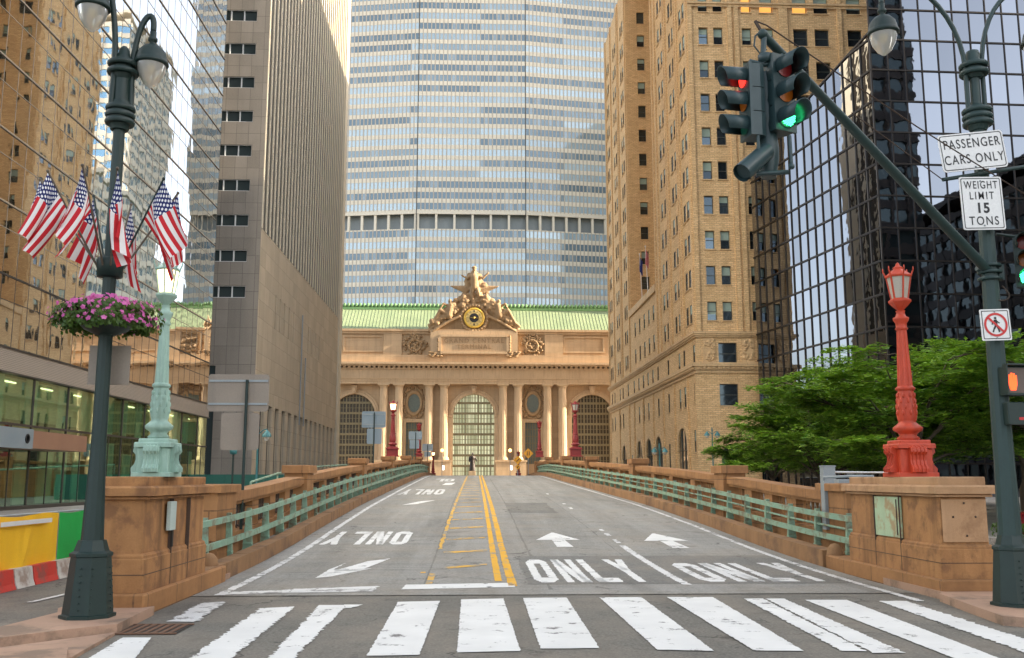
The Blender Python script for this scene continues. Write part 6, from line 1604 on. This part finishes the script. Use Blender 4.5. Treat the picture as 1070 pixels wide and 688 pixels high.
t, p = flatsign('white sign reading WEIGHT LIMIT 15 TONS below the passenger cars sign', 1026.5, 212.5, Ys, .64, .81, -1.5, 0, .03)
txt(p, 'WEIGHT', .165, .275, sx=.70, sp=1.22, bold=.001); txt(p, 'LIMIT', .165, .11, sx=.74, sp=1.35, bold=.001); txt(p, '15', .21, -.08, sx=.95, bold=.007); txt(p, 'TONS', .185, -.275, sx=.80, sp=1.25, bold=.001)
t, p = flatsign('square white no pedestrians sign with red ring on the right lamp post', 1040.5, 339.5, Ys, .44, .46, -2, 0, .02)
f = MB(); n = 40
f.add([(q_ * math.cos(2 * math.pi * i / n), -.006, q_ * math.sin(2 * math.pi * i / n)) for i in range(n) for q_ in (.175, .142)], [[2 * i, 2 * ((i + 1) % n), 2 * ((i + 1) % n) + 1, 2 * i + 1] for i in range(n)])
f.beam((-.108, -.0075, .108), (.108, -.0075, -.108), .002, .032); f.build('prohibition_ring', M['signred'], p)
f = MB(); 
def seg(a, b, w_): f.beam((a[0], -.004, a[1]), (b[0], -.004, b[1]), .002, w_)
f.lathe([(.019, 0), (.019, .001)], (.0, -.0035, .098), 14, M=Matrix.Rotation(rad(90), 3, 'X'))
seg((-.002, .075), (.004, -.01), .044); seg((.0, -.005), (-.03, -.06), .026); seg((-.03, -.055), (-.052, -.11), .022); seg((.008, -.005), (.034, -.06), .026); seg((.034, -.055), (.044, -.11), .022); seg((-.008, .065), (-.048, .03), .016); seg((-.048, .03), (-.056, .0), .014); seg((.008, .062), (.042, .03), .016); seg((.042, .03), (.062, .022), .014)
f.build('walking_symbol', M['black'], p)

# ================================================================== TRAFFIC SIGNALS
def head(t, c, dirv, lit, mat, s=1.0, bulge=False):
    """three-lens signal body centred at local c facing dirv"""
    d = Vector((dirv[0], dirv[1], 0)).normalized(); rt = Vector((0, 0, 1)).cross(d); R3 = Matrix((rt, d, Vector((0, 0, 1)))).transposed(); c = Vector(c)
    tf = lambda x, y, z: c + R3 @ Vector((x * s, y * s, z * s))
    f = MB(); prof_ = [(-.13, -.02), (.13, -.02), (.13, -.14), (.10, -.20), (-.10, -.20), (-.13, -.14)]
    for k in (-1, 0, 1):
        z0, z1 = k * .285 - .138, k * .285 + .138; n = 6
        f.add([tf(x, y, z) for z in (z0, z1) for x, y in prof_], [list(range(n - 1, -1, -1)), list(range(n, 2 * n))] + [[i, (i + 1) % n, n + (i + 1) % n, n + i] for i in range(n)])
    f.add([tf(x, y, z) for z in (-.43, .43) for x, y in ((-.15, .0), (.15, .0), (.15, -.035), (-.15, -.035))], [[3, 2, 1, 0], [4, 5, 6, 7], [0, 1, 5, 4], [1, 2, 6, 5], [2, 3, 7, 6], [3, 0, 4, 7]])
    b = f.build('housing', mat, t)
    for k, (nm, off, on) in zip((1, 0, -1), (('red', M['lensr'], M['red_on']), ('amber', M['lensa'], M['lensa']), ('green', M['lensg'], M['green_on']))):
        z = k * .285; n = 18
        f = MB(); V = []
        for i in range(n + 1):
            th_ = rad(-125 + 250 * i / n) ; sx_, sz_ = math.sin(th_), math.cos(th_)
            ln = .30 * (.72 + .28 * max(0, sz_ * .5 + .5))
            for r_, y in ((.122, 0), (.118, ln), (.110, ln), (.114, 0)): V.append(tf(r_ * sx_, y, z + r_ * sz_))
        f.add(V, [[4 * i + j, 4 * i + 4 + j, 4 * i + 4 + (j + 1) % 4, 4 * i + (j + 1) % 4] for i in range(n) for j in range(4)], 0, True); f.build('visor', mat, b)
        f = MB(); m_ = 16; f.add([tf(0, .03, z)] + [tf(.108 * math.sin(6.283 * i / m_), .012, z + .108 * math.cos(6.283 * i / m_)) for i in range(m_)], [[0, 1 + i, 1 + (i + 1) % m_] for i in range(m_)], 0, True)
        if lit == nm and nm == 'green' :
            f.build('lens', M['lensg'], b); f = MB(); rg = random.Random(3)
            for i in range(90):
                a = 2.399 * i; r_ = .1 * math.sqrt(i / 90); p_ = tf(r_ * math.sin(a), .036, z + r_ * math.cos(a)); f.ball(p_, .0085, 3)
            f.build('lit_diodes', on, b)
        else: f.build('lens', on if lit == nm else off, b)
    return b
M['sig'] = dull('signal_green_grey_paint', (.022, .048, .052), (.03, .06, .065), .42, 5, 0, .1, 50, .15)
cY = tipY; tz = lambda py: at(800, py, cY).z
TS = thing('traffic_signal', 'cluster of green grey traffic signal heads hanging from the mast arm tip, one showing green', 'traffic light', at(800, 60, cY))
lc = lambda px, py, dy=0: at(px, py, cY + dy) - TS.location
head(TS, lc(778, 107, 0), (-1, -.15), 'red', M['sig'], 1.06)
head(TS, lc(820, 97, -.05), (.42, -.90), 'green', M['sig'], 1.12)
head(TS, lc(800, 112, .32), (.25, 1), 'none', M['sig'], .93)
f = MB()
f.tube([lc(799, 36), lc(797, 58), lc(800, 66)], [.035, .035, .05], 10); f.lathe([(.05, 0), (.09, .02), (.09, .10), (.05, .12)], lc(800, 66), 12)
f.tube([lc(783, 64), lc(800, 68), lc(818, 58)], .028, 8)
f.tube([lc(796, 32), lc(789, 38), lc(788, 48), lc(794, 56), lc(801, 52)], .012, 6)
f.build('hanger', M['sig'], TS)
f = MB()
prs = [(.10, 78), (.115, 90), (.115, 104), (.10, 108), (.12, 112), (.12, 128), (.10, 134), (.115, 142), (.135, 156), (.13, 168), (.105, 178), (.09, 186)]
C = lc(801, 130, .12); f.lathe([(r_, lc(801, p_, .12).z) for r_, p_ in reversed(prs)], (C.x, C.y, 0), 18); f.build('signal_body', M['sig'], TS)
f = MB(); f.tube([lc(801, 158, 0), lc(775, 181, -.22)], [.105, .115], 14, cap=False); f.tube([lc(801, 158, 0), lc(777, 179, -.2)], [.09, .10], 14); f.build('side_visor', M['sig'], TS)
f = MB()
for px, dy in ((792, -.1), (825, -.1)):
    f.tube([lc(px, 142, dy), lc(px + 2, 172, dy)], .022, 8); f.ball(lc(px + 2, 174, dy), .04, 5)
f.tube([lc(790, 182, 0), lc(824, 180, 0)], .03, 8); f.build('lower_bracket', M['sig'], TS)
# signal at right edge
c = at(1071, 272, RPy - .1); T2 = thing('traffic_signal', 'traffic signal at the right edge of the picture beside the dark green pole', 'traffic light', c)
head(T2, (0, 0, 0), (-.45, -.9), 'green', M['pole'], .93)
f = MB(); f.tube([(.0, .05, .36), (-.35, .1, .42)], .022, 8); f.build('bracket', M['pole'], T2)
# pedestrian signal
c = at(1061, 398, RPy - .22); T3 = thing('pedestrian_signal', 'pedestrian signal with glowing orange hand on the right lamp post', 'crossing signal', c); f = MB()
f.box(-.19, .23, -.06, .16, -.21, .21, 0, .02); f.box(-.20, .24, -.16, -.04, .211, .235); f.box(-.205, -.19, -.16, -.05, -.2, .21); b = f.build('housing', M['pole'], T3)
f = MB(); f.quad([(-.165, -.063, -.18), (.20, -.063, -.18), (.20, -.063, .18), (-.165, -.063, .18)]); f.build('screen', dull('dark_signal_screen', (.13, .09, .07), (.10, .07, .06), .5, 20), b)
f = MB()
hx, hz = -.075, -.02
f.add([(hx + x * .2, -.067, hz + z * .2) for x, z in ((-.22, -.62), (.2, -.62), (.3, -.2), (.3, .1), (-.3, .1), (-.32, -.2))], [list(range(6))])
for x, l in ((-.23, .42), (-.08, .55), (.08, .52), (.23, .38)): f.box(hx + x * .2 - .0135, hx + x * .2 + .0135, -.069, -.066, hz + .015, hz + .015 + l * .2)
f.beam((hx - .05, -.0675, hz - .06), (hx - .095, -.0675, hz + .035), .002, .028)
f.build('lit_hand', M['orange_on'], b)
c = at(1064, 432, RPy - .22); f = MB(); f.box(-.17, .22, -.05, .14, -.16, .16, 0, .015); o = f.build('control_box', M['pole'], T3, world=False); o.location = c - T3.location
f = MB(); f.box(-.02, .10, -.054, -.051, -.1, -.06); f.build('sticker', M['signred'], o)

# ================================================================== LEFT SIDE ROAD: barrier and banners
BXl = -8.1
cols = {'r': dull('red_plastic_barrier', (.62, .05, .035), (.5, .04, .03), .5, 2, dirt=(.25, .1, .08), dsc=3), 'w': dull('white_plastic_barrier', (.62, .58, .52), (.5, .47, .42), .5, 2, dirt=(.3, .2, .15), dsc=3)}
y = 13.0; i = 0; words = ['nearest the picture edge', 'second', 'third', 'fourth', 'fifth', 'sixth', 'seventh', 'eighth', 'ninth', 'tenth', 'eleventh', 'twelfth', 'thirteenth']
while y < 23.6:
    l = 1.0 if i % 2 == 0 else .72; c_ = 'r' if i % 2 == 0 else 'w'
    f = MB(); f.prism([(-.20, 0), (.20, 0), (.16, .1), (.12, .34), (-.12, .34), (-.16, .1)], .02, l - .02, 'xz'); vis = i
    o = f.build('barrier_block', cols[c_]); o.location = (BXl + .02, y, .0)
    tag(o, ('red' if c_ == 'r' else 'white') + ' plastic barrier block on the side road, ' + words[min(i,12)] + ' block from the edge', 'barrier', 'red and white barrier blocks under the banners'); y += l; i += 1
def banner(label, y0, y1, mat, seed):
    q = random.Random(seed); t = thing('banner', label, 'banner', (BXl, y0, .32)); f = MB(); nu, nv = 60, 22; W = y1 - y0; H_ = .92
    sd = [(q.uniform(0, W), q.uniform(.6, 1.6), q.uniform(-.9, .9), q.uniform(.01, .04)) for _ in range(9)]
    V = []
    for b in range(nv + 1):
        for a in range(nu + 1):
            yy, zz = W * a / nu, H_ * b / nv; x = .02
            for s0, k, sl_, am in sd: x += am * math.exp(-((yy - s0 - sl_ * zz) / .12) ** 2) * (.3 + .7 * math.sin(zz * k * 2 + s0) ** 2)
            V.append((x, yy, zz + .02 * math.sin(yy * 3 + seed) * (b == nv)))
    f.add(V, [[b * (nu + 1) + a, b * (nu + 1) + a + 1, (b + 1) * (nu + 1) + a + 1, (b + 1) * (nu + 1) + a] for b in range(nv) for a in range(nu)], 0, True); f.build('cloth', mat, t)
    f = MB(); f.tube([(-.02, 0, H_ + .01), (-.02, W, H_ + .01)], .02, 6); f.tube([(-.02, .03, -.2), (-.02, .03, H_)], .022, 6); f.build('rail', M['mech'], t); return t
banner('orange cloth banner on the barrier at the left picture edge', 13.2, 16.75, dull('orange_cloth', (.75, .16, .02), (.68, .13, .02), .7, 2), 1)
b = banner('creased yellow cloth banner on the barrier beside the dark green lamp post', 16.8, 19.4, dull('yellow_cloth', (.85, .48, .015), (.80, .43, .012), .65, 2), 2)
f = MB(); f.box(.11, .116, .1, 2.1, .76, .84); f.build('white_strip', M['white'], b)
banner('green cloth banner on the barrier between the lamp post and the pedestal', 19.45, 24.2, dull('green_cloth', (.01, .36, .06), (.01, .30, .05), .7, 2), 3)

# ================================================================== small things near the kerbs
c = G0(171, 656, 0); f = MB(); t = thing('storm_drain', 'rusty slotted storm drain grate in the gutter beside the left pedestal', 'drain', (-4.15, 12.75, .004))
for i in range(9): f.box(-.42 + i * .1, -.37 + i * .1, -.3, .42, 0, .012)
f.box(-.46, .50, -.34, -.3, 0, .014); f.box(-.46, .50, .42, .46, 0, .014); f.build('bars', dull('rusty_iron', (.16, .08, .045), (.10, .06, .04), .8, 6), t)
f = MB(); f.quad([(-.45, -.3, .003), (.49, -.3, .003), (.49, .42, .003), (-.45, .42, .003)]); f.build('pit', M['dark'], t)
# grey cabinet on the right coping
x, y = ctrR(22.4) - .30, 22.0
t = thing('utility_cabinet', 'slim grey metal cabinet standing against the right balustrade behind the pedestal', 'cabinet', (x, y, .9)); f = MB(); zt_ = at(858, 488, y).z - .9; f.box(-.14, .14, -.12, .12, -.15, zt_, 0, .01); f.box(-.15, .15, -.13, .13, zt_ + .001, zt_ + .03); f.build('body', M['mech'], t)
f = MB(); f.tube([(.16, 0, zt_ - .12), (.9, -.1, zt_ - .13), (1.0, -1.5, zt_ - .14)], .022, 6); f.build('pipe', M['white'], t)
t = thing('roof_hatch_rail', 'grey pipe lying on the wall top between the cabinet and the red lamp', 'pipe', (7.9, 20.1, 1.80)); f = MB(); f.tube([(-.35, .6, .04), (-.35, .6, .12), (.1, .2, .14), (.4, -.2, .14), (.42, -.2, .02)], .03, 8); f.box(-.25, .2, .0, .3, .0, .08, 0, .01); f.build('pipe', M['mech'], t)
# green plywood fence in front of the grey building
t = thing('plywood_fence', 'dark green plywood construction fence at the foot of the grey granite building', 'fence', (-24, 90, 0)); f = MB()
zf_ = at(250, 496, 90).z; 
for i in range(7): f.box(-26.2 + i * 1.75, -26.2 + (i + 1) * 1.75 - .02, 89.98 + (i % 2) * .02, 90.04 + (i % 2) * .02, 0, zf_)
f.build('panels', M['fence'], t, world=True)
# pipe hand rail on the left
p0, p1, p2, p3 = at(262, 504, 50), at(290, 495, 70), at(330, 488, 90), at(362, 486, 105)
t = thing('handrail', 'thin blue green pipe handrail rising behind the left balustrade toward the terminal', 'handrail', (p0.x, p0.y, 0)); f = MB(); f.tube([p0, p1, p2, p3], [.06, .07, .08, .1], 6); f.build('pipe', M['mint'], t, world=True)
f = MB()
for p in (p0, p1, p2, p3): f.tube([(p.x, p.y, 0), p], .06, 6)
f.build('post', M['mint'], t, world=True)
# street level twin lamps seen over the balustrades
def smalltwin(label, px, py, Y, mat, single=False):
    p = at(px, py, Y); t = thing('twin_lamp' if not single else 'signal_post', label, 'street lamp', (p.x, Y, 0)); z = p.z; f = MB(); f.lathe([(.16, 0), (.14, .6), (.07, .8), (.06, z - .2), (.09, z - .1), (.03, z + .25)], (0, 0, 0), 8); f.build('post', mat, t)
    for s_ in ((-1, 1) if not single else (1,)):
        f = MB(); f.tube([(0, 0, z - .5), (s_ * .35, 0, z - .2), (s_ * .55, 0, z - .15), (s_ * .55, 0, z - .3)], .035, 6); f.lathe([(.30, -.1), (.28, .05), (.15, .22), (.04, .34)], (s_ * .55, 0, z - .55), 10); hd_ = f.build('lamp_head', mat, t)
        f = MB(); f.ball((s_ * .55, 0, z - .7), (.2, .2, .22), 6); f.build('globe', M['globe'], hd_)
M['tealp'] = dull('teal_lamp_paint', (.03, .14, .15), (.05, .18, .18), .45)
smalltwin('small teal twin-headed street lamp in front of the brick arches', 689, 466, 98, M['tealp']); smalltwin('small teal street lamp at the brick tower corner, left of the trees', 744, 449, 100, M['tealp'])
smalltwin('small teal single-arm lamp post behind the near sign backs', 270, 446, 62, M['tealp'], True)
p = at(244, 470, 58); t = thing('signal_post', 'thin dark post with a small round cap behind the left balustrade', 'post', (p.x, 58, 0)); f = MB(); f.lathe([(.06, 0), (.05, p.z)], (0, 0, 0), 8); f.build('post', M['pole'], t); f = MB(); f.lathe([(.05, 0), (.2, .05), (.22, .25), (.12, .4), (.03, .6)], (0, 0, p.z - .3), 10); f.build('cap', M['tealp'], t)
# dark red car, parked beyond the pedestal on the right
CR = thing('parked_car', 'dark red car parked on the side street behind the right lamp post', 'car', (17.2, 26.5, .0), rad(4)); M['carp'] = dull('dark_red_car_paint', (.16, .008, .012), (.15, .008, .012), .2, 1, .2, 0)
body = [(-2.2, .25), (-2.25, .65), (-2.0, .86), (-1.35, .95), (-.7, 1.40), (.7, 1.45), (1.45, 1.0), (2.15, .88), (2.25, .55), (2.2, .25)]
f = MB(); f.prism(body, -.86, .86, 'yz'); o = f.build('body', M['carp'], CR)
for v in o.data.vertices:
    if v.co.z > 1.0: v.co.x *= .82
md = o.modifiers.new('round', 'BEVEL'); md.width = .07; md.segments = 3
f = MB(); 
for s_ in (-1, 1): f.add([(s_ * .80, -1.15, .98), (s_ * .80, 1.25, 1.0), (s_ * .735, .66, 1.36), (s_ * .735, -.66, 1.32)], [[0, 1, 2, 3]])
f.add([(-.62, -1.33, 1.0), (.62, -1.33, 1.0), (.56, -.76, 1.38), (-.56, -.76, 1.38)], [[0, 1, 2, 3]]); f.build('window', M['gdk'], CR)
for sx_ in (-.84, .84):
    for y in (-1.4, 1.4):
        f = MB(); f.lathe([(.2, -.1), (.33, -.1), (.34, .1), (.2, .1)], (sx_, y, .34), 18, M=Matrix.Rotation(rad(90), 3, 'Y')); wh_ = f.build('wheel', M['black'], CR)
        f = MB(); f.lathe([(.2, -.105), (.2, .105)], (sx_, y, .34), 12, M=Matrix.Rotation(rad(90), 3, 'Y')); f.build('rim', M['mech'], wh_)
for s_ in (-.62, .62): f = MB(); f.box(s_ - .18, s_ + .18, -2.27, -2.2, .62, .76, 0, .01); f.build('tail_light', M['lensr'], CR)
# concrete planter with hedge at far right
t = thing('planter', 'grey concrete planter with a clipped hedge at the right edge beyond the pedestal', 'planter', (14.0, 21.0, 0)); f = MB(); f.box(-2.6, 2.6, -.4, .4, 0, .62, 0, .02); f.build('box', M['walk'], t)
q = random.Random(2); f = MB(); V = []; F = []
for i in range(5000):
    p = Vector((q.uniform(-2.5, 2.5), q.uniform(-.36, .36), .6 + q.random() ** .6 * .3)); s_ = .05; a = Vector((q.uniform(-1, 1), q.uniform(-1, 1), q.uniform(-1, 1))) * s_; b = Vector((q.uniform(-1, 1), q.uniform(-1, 1), q.uniform(-1, 1))) * s_
    n = len(V); V += [p, p + a, p + a + b, p + b]; F.append([n, n + 1, n + 2, n + 3])
f.add(V, F); f.build('hedge', M['leaf2'], t)
